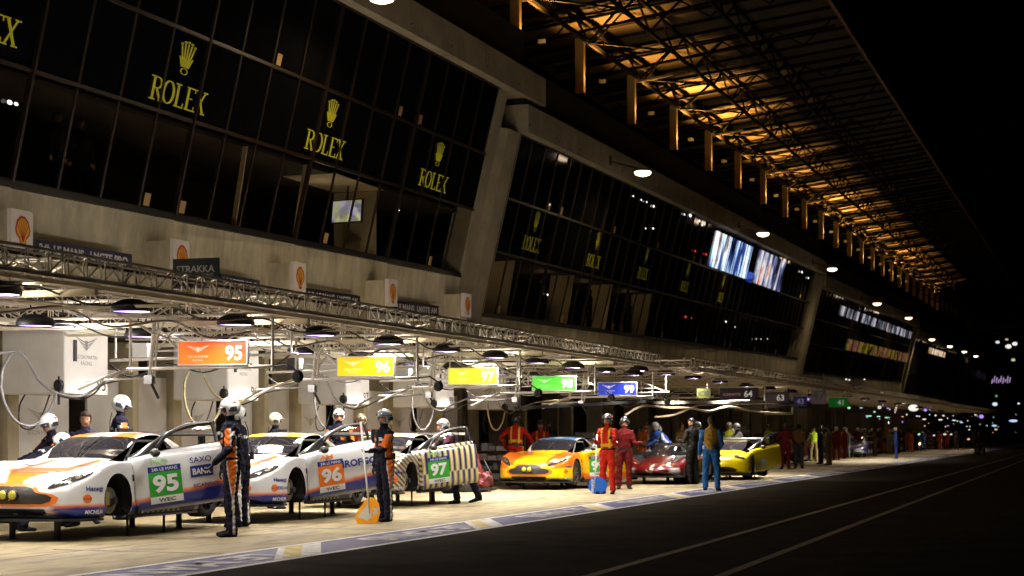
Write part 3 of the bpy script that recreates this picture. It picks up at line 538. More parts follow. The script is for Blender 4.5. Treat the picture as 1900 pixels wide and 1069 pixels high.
for k in range(5):
    s = S0 + 5.37 * k - (.1 if k else 0); zt_ = 2.33 + .014 * k; tc_ = 11.3 + [0, .02, .07, .07, .04][k]
    e_ = empty('sign_boom', 'tubular boom with posts and braces carrying the %s number board' % nums[k], 'boom', (s, 11.5, 0), group='booms over the apron')
    b = MB(); b.tube([(0, -1.1, zt_), (0, 1.15, zt_ - .01)], .024, STEEL, 8); b.tube([(.0, 1.15, zt_ - .01), (-.15, 1.5, zt_ - .16), (-.3, 1.75, zt_ - .3)], .02, STEEL, 8); b.tube([(.12, .9, zt_ - .13), (.1, 1.9, zt_ - .17)], .015, STEEL, 6); b.build('arm', e_, True)
    for t_ in (-1.08, 1.1): b = MB(); b.tube([(0, t_, zt_ - .06), (0, t_, 3.02)], .022, STEEL, 8); b.build('post', e_)
    b = MB(); b.tube([(0, .72, 3.0), (0, .8, zt_ - .2)], .03, STEEL, 8); b.tube([(0, .66, 3.0), (0, .72, zt_ - .12)], .016, STEEL, 6)
    b.tube([(0, 1.3, 3.08), (0, .95, 2.92), (0, .5, 2.72), (0, .12, zt_ + .02)], .02, STEEL, 6); b.tube([(-.2, 1.1, 3.05), (0, .65, 2.75)], .014, STEEL, 6); b.tube([(.2, .35, 3.05), (0, .7, 2.55)], .014, STEEL, 6); b.tube([(-.1, .45, 3.05), (0, .78, 2.62)], .014, STEEL, 6); b.build('brace', e_)
    b = MB(); b.box((-.05, .74, zt_ - .22), (.05, .86, zt_ - .1), ALU); b.tube([(0, .78, zt_ - .2), (.0, .66, zt_ - .42)], .02, BLACK, 6); b.build('fitting', e_); b = MB(); b.lathe((0, -1.45, zt_ - .14), (1, 0, 0), [(-.05, .06), (0, .09), (.05, .06)], BLACK, 10); b.build('cable_reel', e_); b = MB(); b.tube([(0, -1.1, zt_), (0, -1.3, zt_ + .02), (0, -1.45, zt_ - .08)], .015, BLACK, 6); b.build('reel_arm', e_)
    nm, cn, c0, c1 = sgn[k]; w = 1.0 if k else 1.03; h = .31
    g = empty('number_board', '%s lit board with the number %s standing on its boom' % (cn, nm), 'sign', (s - .03, tc_, zt_ + .04 + h / 2), group='number boards on the booms')
    b = MB(); b.box((-.02, -w / 2, -h / 2), (.02, w / 2, h / 2), boardmat('board' + nm, c0, c1)); o = b.build('panel', g); b = MB(); fr_ = mat('board_frame', (.7, .68, .66), .4, .2)
    for sg in (-1, 1): b.box((-.03, sg * (w / 2 + .008) - .008, -h / 2 - .016), (.03, sg * (w / 2 + .008) + .008, h / 2 + .016), fr_); b.box((-.03, -w / 2, sg * (h / 2 + .008) - .008), (.03, w / 2, sg * (h / 2 + .008) + .008), fr_)
    b.build('frame', g)
    b = MB(); tm = TX97 if k == 2 else TXW; text_on(b, nm, (-.024, -w / 2 + .19, -.01), (0, -1, 0), (0, 0, 1), .2, tm, .025)
    fm = mat('board_faint%d' % k, (1, .8, .6), .5, em=tuple(min(1, x * .6 + .38) for x in c0), es=.75)
    wings(b, (-.024, .22, .06), (0, -1, 0), (0, 0, 1), .36, .09, fm); text_on(b, 'ASTON MARTIN', (-.024, .22, -.05), (0, -1, 0), (0, 0, 1), .03, fm); text_on(b, 'RACING', (-.024, .22, -.1), (0, -1, 0), (0, 0, 1), .03, fm); b.build('lettering', g)
for (x, y, w, h, T, tx, c, tc2, lab) in ((1371, 731, 1.25, .38, 10.6, '64', (.012, .006, .012), (.8, .8, .8), 'black board with white number 64'), (1440, 738, .95, .4, 10.5, '63', (.012, .006, .012), (.8, .8, .8), 'black board with white number 63'), (1485, 745, .5, .38, 10.3, '43', (.01, .01, .06), (.25, .2, .35), 'dark blue board with faint 43'),
                                         (1306, 730, .42, .28, 11, 'K38', (.05, .055, .005), (.015, .015, .005), 'small olive board by the number 64 board'), (1556, 747, .8, .4, 9.9, '41', (.01, .3, .03), (.5, .6, .5), 'green board with a pale 41'), (1519, 733, .6, .75, 10.6, '47', (.16, .12, .14), (.05, .05, .05), 'pale grey panel with dark 47')):
    p = onT(x, y, T); g = empty('number_board', lab + ', hanging under the gantry', 'sign', p, group='boards on the far gantries'); b = MB(); b.box((-.02, -w / 2, -h / 2), (.02, w / 2, h / 2), mat('pb' + tx, c, .5, em=c, es=.12 if tx in ('47', '41', 'K38') else .3)); b.build('panel', g)
    b = MB(); tm = mat('pt' + tx, tc2, .5, em=tc2, es=.3); text_on(b, tx, (-.024, -w / 2 + min(.32, w / 2), 0), (0, -1, 0), (0, 0, 1), h * .55, tm, .02)
    if tx == '64': text_on(b, 'CORVETTE', (-.024, .22, -.02), (0, -1, 0), (0, 0, 1), .08, mat('faintred', (.5, .2, .2), .5, em=(.5, .25, .25), es=.5))
    b.tube([(0, -w / 2 + .1, h / 2), (0, -w / 2 + .1, h / 2 + .5)], .015, STEEL); b.build('lettering', g)
for k in range(8):
    s = S0 + 2.4 + 5.37 * k * (1 if k < 4 else 1.12); e_ = empty('service_boom', 'pale service boom hanging between garages, %s from the near end, with coiled air line' % (ords[k]), 'boom', (s, 12.5, 0), group='service booms between the garages')
    b = MB(); b.tube([(0, -1.3, 2.62), (0, 1.9, 2.56)], .022, STEEL, 8); b.tube([(.25, -.9, 2.74), (.25, 1.7, 2.7)], .014, STEEL, 6); b.build('arm', e_)
    for t_ in (-1.2, .3, 1.8): b = MB(); b.tube([(0, t_, 2.6), (0, t_, 3.05)], .016, STEEL, 6); b.build('post', e_)
    b = MB(); b.tube([(0, -1.2, 2.62), (0, -.2, 3.05)], .013, STEEL, 6); b.tube([(0, .3, 2.6), (0, 1.1, 3.05)], .013, STEEL, 6); b.tube([(0, .3, 2.6), (0, -.5, 3.05)], .013, STEEL, 6); b.build('brace', e_)
    b = MB(); b.tube(smoothpts([(0, -1.2, 2.62), (.05, -.8, 2.42), (0, -.3, 2.5), (.04, .3, 2.36), (0, .9, 2.5), (0, 1.5, 2.3), (0, 1.9, 2.5)], 5), .014, HG_ if k % 2 else BLACK, 6); b.build('air_line', e_, True)
    b = MB(); b.box((-.09, 1.2, 2.6), (.09, 1.45, 2.82), (WHITE, CARB, ALU)[k % 3]); b.build('junction_box', e_)
# dark team board over the near gantry
p = onT(364, 506, 11.9); g = empty('team_board', 'black team board with pale lettering standing above the near gantry', 'sign', p)
b = MB(); b.box((-.02, -.36, -.19), (.02, .36, .2), mat('board_black', (.006, .01, .01), .4)); b.build('panel', g); b = MB(); text_on(b, 'STRAKKA', (-.024, 0, .05), (0, -1, 0), (0, 0, 1), .1, mat('stk', (.3, .3, .28), .5), .02, width=.6); text_on(b, 'RACING', (-.024, -.16, -.04), (0, -1, 0), (0, 0, 1), .045, mat('stk', (.3, .3, .28), .5), .0)
b.build('lettering', g); b = MB(); b.box((-.03, -.38, -.225), (.03, .38, -.19), DSTEEL); b.build('rail', g)
# hoses
def hose(label, pts, r, m, name='air_hose'):
    b = MB(); P = smoothpts(pts, 7); o0 = P[0]; b.tube([p - o0 for p in P], r, m, 8); o = b.build(name, smooth=True); o.location = o0; return tag(o, label, 'hose', 'hoses hanging from the booms')
HG = mat('hose_grey', (.3, .29, .3), .4); HY = mat('hose_yellow', (.42, .36, .2), .45)
def hp(k, pts, T=15.05, t2=None):           # points given on the picture of the first garage, moved k garages on
    out = []
    for q in pts:
        x, y = q[0], q[1]; T_ = q[2] if len(q) > 2 else T; p = onT(x, y, T_); p.x += 5.37 * k; out.append(p)
    return out
for k in range(5):
    hm = (HG, HY, HG, HG, HY)[k]
    hose('thick %s hose looping from the cabinet marked %s to its boom' % (('grey', 'yellowish', 'pale grey', 'grey', 'yellowish')[k], nums[k]), hp(k, [(-20, 660), (25, 652), (48, 665), (72, 705), (100, 727), (140, 736), (170, 726), (205, 700, 14.2), (240, 686, 12.7)]), .02, hm)
    hose('%s hose hanging in a deep loop below the cabinet marked %s' % (('grey', 'yellowish', 'pale grey', 'grey', 'yellowish')[k], nums[k]), hp(k, [(22, 655), (4, 690), (6, 740), (28, 780), (60, 790), (90, 765), (104, 730)]), .022, hm)
    hose('thin black cable loop behind the hoses under the cabinet marked %s' % nums[k], hp(k, [(46, 733, 15.6), (36, 755, 15.6), (38, 790, 15.6), (60, 795, 15.6), (78, 770, 15.6), (92, 733, 15.6)]), .012, BLACK, 'cable')
    hose('black cable running from the cabinet marked %s up to its boom' % nums[k], hp(k, [(108, 735), (150, 741), (175, 730, 14.6), (195, 712, 13.9), (262, 700, 12.6)]), .013, BLACK, 'cable')
    p = onT(109, 715, 15.1); p.x += 5.37 * k; b = MB(); b.lathe((0, 0, 0), (1, -.3, 0), [(-.05, .05), (-.03, .09), (.03, .09), (.05, .05)], BLACK, 14); b.tube([(0, 0, .08), (0, 0, .14)], .015, BLACK); b.tube([(0, 0, -.08), (0, 0, -.3)], .02, DSTEEL); o = b.build('hose_coupling'); o.location = p
    tag(o, 'round black coupling at the corner of the cabinet marked %s' % nums[k], 'hose coupling', 'couplings on the cabinets')
# pale boom with draped hose over the red and yellow cars
e_ = empty('sign_boom', 'long pale boom frame over the red and yellow cars', 'boom', onT(1400, 752, 10.6)); P0 = e_.location
b = MB(); b.beam(onT(1215, 747, 12.2) - P0, onT(1418, 746, 10.6) - P0, .07, .09, CREAM); b.beam(onT(1420, 755, 10.5) - P0, onT(1470, 753, 10.0) - P0, .06, .09, CREAM); b.tube([onT(1470, 752, 10.0) - P0, onT(1470, 768, 10.0) - P0, onT(1420, 768, 10.4) - P0], .04, CREAM); b.build('arm', e_)
b = MB(); b.tube([onT(1190, 742, 12.3) - P0, onT(1190, 660, 12.3) - P0], .03, STEEL); b.tube([onT(1419, 746, 10.6) - P0, onT(1419, 690, 10.6) - P0], .03, STEEL); b.build('post', e_)
hose('pale hose draped in waves along the boom over the red car', [onT(*q) for q in ((1160, 770, 12.6), (1195, 753, 12.3), (1240, 757, 12), (1280, 757, 11.7), (1315, 763, 11.4), (1350, 755, 11.1), (1385, 760, 10.8), (1418, 765, 10.6), (1455, 767, 10.2), (1470, 765, 10.1))], .035, mat('hose_pale', (.55, .45, .3), .5))
hose('second pale hose sloping down behind the red car crew', [onT(*q) for q in ((1215, 774, 12.4), (1250, 770, 12.1), (1280, 758, 11.8), (1300, 750, 11.6))], .035, MATS['hose_pale'])
p = onT(1195, 745, 11.8); q = onT(950, 758, 12.2); b = MB(); b.beam(V((0, 0, 0)), q - p, .09, .07, BLACK); o = b.build('crossbar'); o.location = p; tag(o, 'long black crossbar running under the green and blue number boards', 'crossbar')
# ================================================================ cars
PAINT = attr_mat('car_paint', .28, coat=.8, back=(.012, .012, .013)); DECALM = {}
WSG = mat('windscreen_glass', (.02, .018, .022), .06, 0, spec=.6, coat=.5)
def cat_rom(P, u):
    n = len(P); i = min(int(u), n - 2); t = u - i; g = lambda j: P[max(0, min(n - 1, j))]
    p0, p1, p2, p3 = g(i - 1), g(i), g(i + 1), g(i + 2)
    return .5 * ((2 * p1) + (p2 - p0) * t + (2 * p0 - 5 * p1 + 4 * p2 - p3) * t * t + (3 * p1 - p0 - 3 * p2 + p3) * t ** 3)
GT = [ # x, w, zb, zs(fender crest), y6, z6, y8, z8, z10
    (0.00, .74, .17, .50, .56, .56, .34, .60, .61), (.10, .86, .13, .58, .62, .615, .37, .65, .665), (.30, .955, .11, .68, .66, .69, .40, .70, .715), (.60, .985, .11, .78, .66, .755, .42, .745, .76),
    (.95, .985, .11, .85, .66, .80, .43, .79, .80), (1.25, .965, .11, .85, .66, .82, .46, .83, .835), (1.5, .95, .11, .86, .70, .85, .52, .875, .89), (1.78, .945, .11, .87, .735, .88, .60, 1.03, 1.07),
    (2.08, .945, .11, .87, .75, .89, .575, 1.16, 1.20), (2.45, .95, .11, .875, .76, .895, .56, 1.215, 1.255), (2.85, .955, .11, .885, .76, .90, .545, 1.20, 1.245), (3.2, .98, .11, .93, .73, .92, .50, 1.13, 1.18),
    (3.5, .99, .11, .96, .68, .94, .44, 1.04, 1.09), (3.85, .985, .13, .95, .60, .94, .40, .97, 1.0), (4.2, .95, .2, .92, .60, .92, .40, .94, .95), (4.42, .86, .3, .88, .56, .9, .36, .91, .92)]
COUPE = [(a, b, c, d * .95, e, f * .95, g, h * .97, i * .97) for a, b, c, d, e, f, g, h, i in GT]
PROTO = [ # low closed prototype
    (0.00, .80, .16, .34, .5, .40, .25, .42, .43), (.12, .93, .08, .45, .45, .44, .27, .46, .48), (.4, .98, .07, .66, .52, .50, .3, .52, .54), (.75, .99, .07, .74, .5, .54, .3, .57, .6), (1.1, .98, .07, .70, .46, .6, .34, .68, .71),
    (1.4, .96, .07, .60, .46, .62, .36, .84, .88), (1.75, .95, .07, .56, .47, .64, .34, .98, 1.02), (2.2, .95, .07, .58, .46, .64, .32, 1.0, 1.04), (2.7, .96, .07, .66, .4, .66, .26, .94, .98), (3.3, .98, .07, .8, .32, .7, .15, .86, .9), (3.9, .99, .07, .85, .3, .7, .1, .82, .85), (4.5, .95, .1, .72, .3, .66, .1, .75, .78), (4.65, .9, .2, .66, .3, .62, .1, .7, .72)]
def prof(T, x):
    xs = [r[0] for r in T]; i = max(0, min(len(T) - 2, sum(1 for a in xs if a <= x) - 1)); t = (x - xs[i]) / (xs[i + 1] - xs[i]); u = i + max(0, min(1, t))
    _, w, zb_, zs, y6, z6, y8, z8, z10 = [cat_rom([r[j] for r in T], u) for j in range(9)]
    P = [(0, zb_), (w * .8, zb_), (w * .985, zb_ + .05), (w, zb_ + (zs - zb_) * .5), (w * .985, zb_ + (zs - zb_) * .8), (w * .93 if z10 - zs > .12 or True else w, zs), (y6, z6), ((y6 + y8) / 2 + .015, (z6 + z8) / 2 + .01), (y8, z8), (y8 * .62, z8 + (z10 - z8) * .78), (0, z10)]
    return P
def make_car(name, label, loc, T, L_col, door=None, dens=1., arch=(.95, 3.52), hub_z=.33, R=.37, wheels=(True, True, True, True), lift=.0, cat='racing car', ws=(1.5, 2.06), sw=(1.76, 2.95), rw=(3.15, 3.8), nosek=.13, proto=False, wing=True, rot=0, group=None, headl=True, rimc=(.02, .02, .02)):
    X0, X1 = T[0][0], T[-1][0]; nx = int(130 * dens); SEG = [3, 3, 11, 9, 6, 6, 6, 6, 6, 6]; SEG = [max(2, int(q * dens)) for q in SEG]
    us = [0.]; 
    for i, q in enumerate(SEG): us += [i + (j + 1) / q for j in range(q)]
    nu = len(us); caps = 9 if dens > .8 else 5; rings = []
    base = [[cat_rom([p[0] for p in prof(T, X0)], u), cat_rom([p[1] for p in prof(T, X0)], u)] for u in us]; zc0 = .38 if not proto else .28
    for c in range(caps): f = (c + .35) / caps; rings.append((X0 - nosek * (1 - f * f), [(y * f, zc0 + (z - zc0) * f) for y, z in base]))
    for i in range(nx + 1):
        x = X0 + (X1 - X0) * i / nx; P = prof(T, x); ys = [p[0] for p in P]; zs = [p[1] for p in P]
        rings.append((x, [(cat_rom(ys, u), cat_rom(zs, u)) for u in us]))
    last = rings[-1][1]
    for f in (.7, .35, .02): rings.append((X1 + .03, [(y * f, .6 + (z - .6) * f) for y, z in last]))
    nr = len(rings); VV = np.zeros((2, nr, nu, 3)); 
    for r, (x, pts) in enumerate(rings):
        for j, (y, z) in enumerate(pts):
            bow = -.10 * max(0, min(1, (1.2 - x) / 1.2)) * 0
            xx = x + (nosek * 1.6 * (abs(y) / .95) ** 2.4) * max(0, 1 - max(x, 0) / .55)        # the nose is round seen from above
            VV[0, r, j] = (xx, -y, z + lift); VV[1, r, j] = (xx, y, z + lift)
    cls = {}; hub = hub_z + lift
    kill = np.zeros((2, nr - 1, nu - 1), bool)
    for sd in (0, 1):
        for r in range(nr - 1):
            for j in range(nu - 1):
                q = VV[sd, r:r + 2, j:j + 2].reshape(4, 3).mean(0); u = (us[j] + us[j + 1]) / 2
                for ax in arch:
                    if .55 < u < 5.3 and (q[0] - ax) ** 2 + (q[2] - hub) ** 2 < R * R: kill[sd, r, j] = True
                xr = rings[r][0]; c = 'body'
                if ws[0] < xr < ws[1] and u > (8.0 if not proto else 7.2) and caps <= r < nr - 4: c = 'windscreen'
                elif rw[0] < xr < rw[1] and u > 8.15: c = 'rear_window'
                elif 6.25 < u < 7.8 and sw[0] + (u - 6.25) * .16 < xr < sw[1] - (u - 6.25) * .15: c = 'side_window%d' % sd
                if door and sd == 0 and door['x'][0] < xr < door['x'][1] and door.get('u0', 1.7) < u < 8.05:
                    c = 'door_window' if c == 'side_window0' else 'door'
                cls[(sd, r, j)] = c
    for sd in (0, 1):                                        # true arcs round the wheel openings
        for r in range(nr - 1):
            for j in range(nu - 1):
                if kill[sd, r, j]:
                    for a, b in ((r, j), (r + 1, j), (r, j + 1), (r + 1, j + 1)):
                        nb_ = [kill[sd, rr_, jj_] for rr_ in (a - 1, a) for jj_ in (b - 1, b) if 0 <= rr_ < nr - 1 and 0 <= jj_ < nu - 1]
                        if not all(nb_):
                            p = VV[sd, a, b]; ax = min(arch, key=lambda k_: abs(k_ - p[0])); d = math.hypot(p[0] - ax, p[2] - hub)
                            if d > .15 and us[b] > .9: p[0] = ax + (p[0] - ax) * R / d; p[2] = hub + (p[2] - hub) * R / d
    root = empty(name, label, cat, loc, rot, group); parts = {}; allf = []
    for (sd, r, j), c in cls.items():
        if kill[sd, r, j]: continue
        f = [(sd, r, j), (sd, r + 1, j), (sd, r + 1, j + 1), (sd, r, j + 1)]; parts.setdefault(c, []).append(f[::-1] if sd else f)
    def build_part(pname, fs, m, parent, colored, thick=0):
        ids = {}; vs = []; out = []; uu = []
        for f in fs:
            q = []
            for k_ in f:
                kk = k_ if k_[2] not in (0, nu - 1) else (0, k_[1], k_[2])
                if kk not in ids: ids[kk] = len(vs); vs.append(VV[kk[0], kk[1], kk[2]].copy()); uu.append(us[kk[2]])
                q.append(ids[kk])
            out.append(q)
        vs = np.array(vs); me = bpy.data.meshes.new(pname); me.from_pydata([tuple(v_) for v_ in vs], [], out); me.materials.append(m); me.polygons.foreach_set('use_smooth', [True] * len(out))
        if colored:
            me.update(); 
            at = me.color_attributes.new('Col', 'FLOAT_COLOR', 'POINT'); U0 = np.array(uu); cc = sum(L_col(vs[:, 0] + a * .012, vs[:, 1] + b_ * .01, vs[:, 2] - lift + b_ * .014, U0) for a in (-1, 0, 1) for b_ in (-1, 0, 1)) / 9
            if pname == 'outer_panel': cc[U0 > 6.3] = (.012, .012, .013)
            at.data.foreach_set('color', np.concatenate([cc, np.ones((len(cc), 1))], 1).ravel().astype(np.float32))
        o = bpy.data.objects.new(pname, me); COL.objects.link(o); o.parent = parent
        if thick: s_ = o.modifiers.new('s', 'SOLIDIFY'); s_.thickness = thick; s_.offset = -1
        return o
    bd = build_part('body', parts['body'], PAINT, root, True)
    if 'windscreen' in parts: build_part('windscreen', parts['windscreen'], WSG, root, False)
    if 'rear_window' in parts: build_part('rear_window', parts['rear_window'], WSG, root, False)
    for sd in (0, 1):
        if 'side_window%d' % sd in parts: build_part('side_window', parts['side_window%d' % sd], WSG, root, False)
    tv_ = [tuple(VV[sd, r, j]) for sd in (0, 1) for r in range(nr) for j in range(nu)]; ix = lambda sd, r, j: (sd * nr + r) * nu + j
    bvh = BVHTree.FromPolygons([V(p) for p in tv_], [[ix(sd, r, j), ix(sd, r + 1, j), ix(sd, r + 1, j + 1), ix(sd, r, j + 1)] for sd in (0, 1) for r in range(nr - 1) for j in range(nu - 1)])
    dr = None
    if door:
        hx = door['x'][0]; hp_ = V((hx, -.93, .5 + lift)); dr = empty('door', None, None, hp_); dr.parent = root
        dd = build_part('outer_panel', parts['door'], PAINT, dr, True, .05); dd.location = -hp_
        if 'door_window' in parts: 
            dw = build_part('door_window', parts['door_window'], GCLR, dr, False); dw.location = -hp_
        fm_ = MB(); fr_ = []                                # dark window frame and inner card
        for x_, u_ in ((sw[0] + .02, 6.3), (2.0, 7.6), (2.3, 7.9), (2.6, 7.85), (door['x'][1] - .04, 7.6), (door['x'][1] - .03, 6.3)):
            P = prof(T, x_); fr_.append(V((x_, -cat_rom([p[0] for p in P], u_) + .02, cat_rom([p[1] for p in P], u_) + lift)) - hp_)
        fm_.tube(smoothpts(fr_, 4), .028, CARB, 6); P = prof(T, 2.0)
        fm_.box(V((hx + .03, -.87, .2 + lift)) - hp_, V((door['x'][1] - .05, -.83, .84 + lift)) - hp_, CARB); fm_.build('inner_frame', dr)
        mi_ = MB(); mi_.ell(V((hx + .32, -1.02, .95 + lift)) - hp_, (.07, .11, .06), CARB); mi_.tube([V((hx + .3, -.85, .9 + lift)) - hp_, V((hx + .32, -1.0, .94 + lift)) - hp_], .015, CARB); mi_.build('mirror', dr, True)
        dr.rotation_euler = (radians(door.get('roll', 0)), radians(-door['lift']), radians(-door['open'])); dr.rotation_mode = 'XZY'
    it = MB(); it.box((1.35, -.8, .12 + lift), (3.3, .8, .16 + lift), CARB); it.box((1.3, -.82, .16 + lift), (1.36, .82, .8 + lift), CARB); it.box((3.2, -.8, .16 + lift), (3.26, .8, .85 + lift), CARB)
    for y in (-.62, .62):
        it.tube([(1.5, y, .2 + lift), (1.75, y * .95, .85 + lift), (2.15, y * .82, 1.13 * (T[9][8] / 1.25) + lift), (2.8, y * .8, 1.12 * (T[9][8] / 1.25) + lift), (3.2, y * .7, .8 + lift)], .022, mat('cage_grey', (.35, .35, .35), .5))
    it.build('roll_cage', root)
    st_ = MB(); st_.hexa([(2.3, -.6, .18 + lift), (2.75, -.6, .18 + lift), (2.75, -.15, .18 + lift), (2.3, -.15, .18 + lift)], [(2.35, -.62, .4 + lift), (2.85, -.62, .36 + lift), (2.85, -.13, .36 + lift), (2.35, -.13, .4 + lift)], CARB); st_.hexa([(2.65, -.6, .36 + lift), (2.85, -.6, .36 + lift), (2.85, -.15, .36 + lift), (2.65, -.15, .36 + lift)], [(2.85, -.55, 1.0 + lift), (2.98, -.55, 1.0 + lift), (2.98, -.2, 1.0 + lift), (2.85, -.2, 1.0 + lift)], CARB); st_.build('seat', root, bevel=.03)
    for i, ax in enumerate(arch):
        for sd in (-1, 1):
            al = MB(); n = 24; w0, w1 = .93, .5; vs = []; fs = []
            for k_ in range(n + 1):
                a = -pi * .12 + pi * 1.24 * k_ / n
                for yy in (w0, w1): vs.append((ax + R * cos(a), sd * yy, hub + R * sin(a)))
            for k_ in range(n): fs.append((2 * k_, 2 * k_ + 1, 2 * k_ + 3, 2 * k_ + 2))
            al.add(vs, fs, BLACK); al.add([(ax - R, sd * w1, hub - .15), (ax + R, sd * w1, hub - .15)] + [(ax + R * cos(pi * k_ / 10), sd * w1, hub + R * sin(pi * k_ / 10)) for k_ in range(11)], [tuple(range(13))], BLACK); al.build('arch_liner', root)
            on = wheels[i * 2 + (1 if sd > 0 else 0)]; wy = sd * .94
            wh = empty('wheel', None, None, (ax, wy, hub)); wh.parent = root
            if on:
                t_ = MB(); t_.lathe((0, 0, 0), (0, sd, 0), [(-.28, .2), (-.28, .30), (-.25, .335), (-.03, .335), (-.0, .31), (.0, .24), (-.02, .235), (-.1, .22)], RUBBER, 28); t_.build('tyre', wh, True)
                r_ = MB(); rm = mat('rim_%d' % int(rimc[0] * 100), rimc, .35, .6); r_.lathe((0, 0, 0), (0, sd, 0), [(-.2, .235), (-.02, .235), (-.012, .225), (-.03, .215), (-.2, .21)], rm, 24)
                for k_ in range(10): a = 2 * pi * k_ / 10; r_.beam((cos(a) * .05, -sd * .03, sin(a) * .05), (cos(a) * .225, -sd * .03, sin(a) * .225), .03, .035, rm, (0, 1, 0))
                r_.lathe((0, 0, 0), (0, sd, 0), [(-.08, .06), (-.02, .05), (-.0, .03)], rm, 12); r_.build('rim', wh)
            else:
                r_ = MB(); r_.lathe((0, -sd * .12, 0), (0, sd, 0), [(-.02, .18), (.012, .18), (.012, .1)], mat('disc_iron', (.22, .2, .18), .4, .7), 24); r_.build('brake_disc', wh)
                r_ = MB(); r_.lathe((0, -sd * .1, 0), (0, sd, 0), [(-.1, .1), (.03, .085), (.06, .05), (.1, .045), (.1, .0)], DSTEEL, 16); r_.box((-.2, -.06 - sd * .1, -.06), (-.1, .04 - sd * .1, .12), mat('caliper', (.25, .22, .05), .5)); r_.beam((-.1, -sd * .15, .15), (.12, -sd * .4, .25), .04, .04, DSTEEL); r_.beam((-.2, -sd * .15, -.12), (.15, -sd * .4, -.15), .04, .04, DSTEEL); r_.build('hub', wh)
    if not proto:
        sp = MB(); pts = [(-.13 - .06, 0), (-.1, .4), (.0, .72), (.2, .98), (.55, 1.0), (.55, -1.0), (.2, -.98), (.0, -.72), (-.1, -.4)]
        sp.add([(x, y, .085 + lift) for x, y in pts] + [(x, y, .115 + lift) for x, y in pts], [tuple(range(9))[::-1], tuple(range(9, 18))] + [(i, (i + 1) % 9, 9 + (i + 1) % 9, 9 + i) for i in range(9)], CARB); sp.build('splitter', root)
        for sd in (-1, 1):
            sk_ = MB(); sk_.hexa([(1.38, sd * .9, .08 + lift), (3.1, sd * .9, .08 + lift), (3.1, sd * 1.0, .08 + lift), (1.38, sd * 1.0, .08 + lift)], [(1.38, sd * .9, .13 + lift), (3.1, sd * .9, .13 + lift), (3.1, sd * .975, .13 + lift), (1.38, sd * .975, .13 + lift)], CARB); sk_.build('side_skirt', root)
    else:
        sp = MB(); sp.box((-.2, -.98, .1 + lift), (.5, .98, .13 + lift), CARB); sp.box((-.1, -.98, .13 + lift), (.05, -.94, .38 + lift), CARB); sp.box((-.1, .94, .13 + lift), (.05, .98, .38 + lift), CARB); sp.build('splitter', root)
    if wing:
        zw = 1.2 if not proto else .98; wg = MB(); wg.hexa([(4.15, -.93, zw + lift), (4.5, -.93, zw + .05 + lift), (4.5, .93, zw + .05 + lift), (4.15, .93, zw + lift)], [(4.15, -.93, zw + .025 + lift), (4.5, -.93, zw + .07 + lift), (4.5, .93, zw + .07 + lift), (4.15, .93, zw + .025 + lift)], CARB)
        for y in (-.94, .94): wg.box((4.1, y - .01, zw - .12 + lift), (4.52, y + .01, zw + .12 + lift), CARB)
        for y in (-.4, .4): wg.box((4.2, y - .012, .9 + lift - .1), (4.4, y + .012, zw + lift), CARB)
        wg.build('rear_wing', root)
    if lift > .05:
        for x, y in ((.45, -.35), (.45, .35), (3.6, -.4), (3.6, .4), (1.6, -.72), (2.6, -.72)):
            j_ = MB(); rr_ = .045 if x in (.45, 3.6) else .018; j_.tube([(x, y, 0), (x, y, .15 + lift)], rr_, BLACK, 10); j_.tube([(x, y, 0), (x, y, .015)], rr_ * 1.5, BLACK, 10); j_.build('air_jack', root)
    def project(o, d, pts, off=.006):
        out = []; d = V(d).normalized()
        for p in pts:
            h = bvh.ray_cast(p, d, 6)
            if h[0] is None: h = bvh.find_nearest(p)
            out.append((h[0] - d * off) if h[0] is not None else p)
        return out
    def decal(pname, verts2, faces, O, U, W, d, m, parent=root, off=.006, sub=0, back=V((0, 0, 0)), thick=0):
        bm = bmesh.new(); U_, W_ = V(U), V(W); vv = [bm.verts.new(V(O) + V((0, 0, lift)) + U_ * a + W_ * b) for a, b in verts2]
        for f in faces:
            try: bm.faces.new([vv[i] for i in f])
            except ValueError: pass
        if sub:
            bmesh.ops.triangulate(bm, faces=bm.faces)
            for _ in range(sub): 
                bmesh.ops.subdivide_edges(bm, edges=[e for e in bm.edges if e.calc_length() > .05], cuts=1); bmesh.ops.triangulate(bm, faces=bm.faces)
        P = project(None, d, [v_.co.copy() for v_ in bm.verts], off)
        for v_, p in zip(bm.verts, P): v_.co = p - back
        if thick: pass
        me = bpy.data.meshes.new(pname); bm.to_mesh(me); bm.free(); me.materials.append(m); o = bpy.data.objects.new(pname, me); COL.objects.link(o); o.parent = parent; return o
    def dtext(pname, s, O, U, W, d, h, m, parent=root, back=V((0, 0, 0)), width=None, bold=0., off=.012):
        vs, fs, w_, hh = text_mesh(s, bold); k_ = h / hh; kx = width / w_ if width else k_
        return decal(pname, [(x * kx, y * k_) for x, y in vs], fs, O, U, W, d, m, parent, off, 0, back)
    return dict(root=root, door=dr, hinge=(V((door['x'][0], -.93, .5 + lift)) if door else None), decal=decal, text=dtext, lift=lift, prof=lambda x: prof(T, x))
def rect(w, h): return [(-w / 2, -h / 2), (w / 2, -h / 2), (w / 2, h / 2), (-w / 2, h / 2)]
def ellp(a, b, n=24): return [(a * cos(2 * pi * i / n), b * sin(2 * pi * i / n)) for i in range(n)]
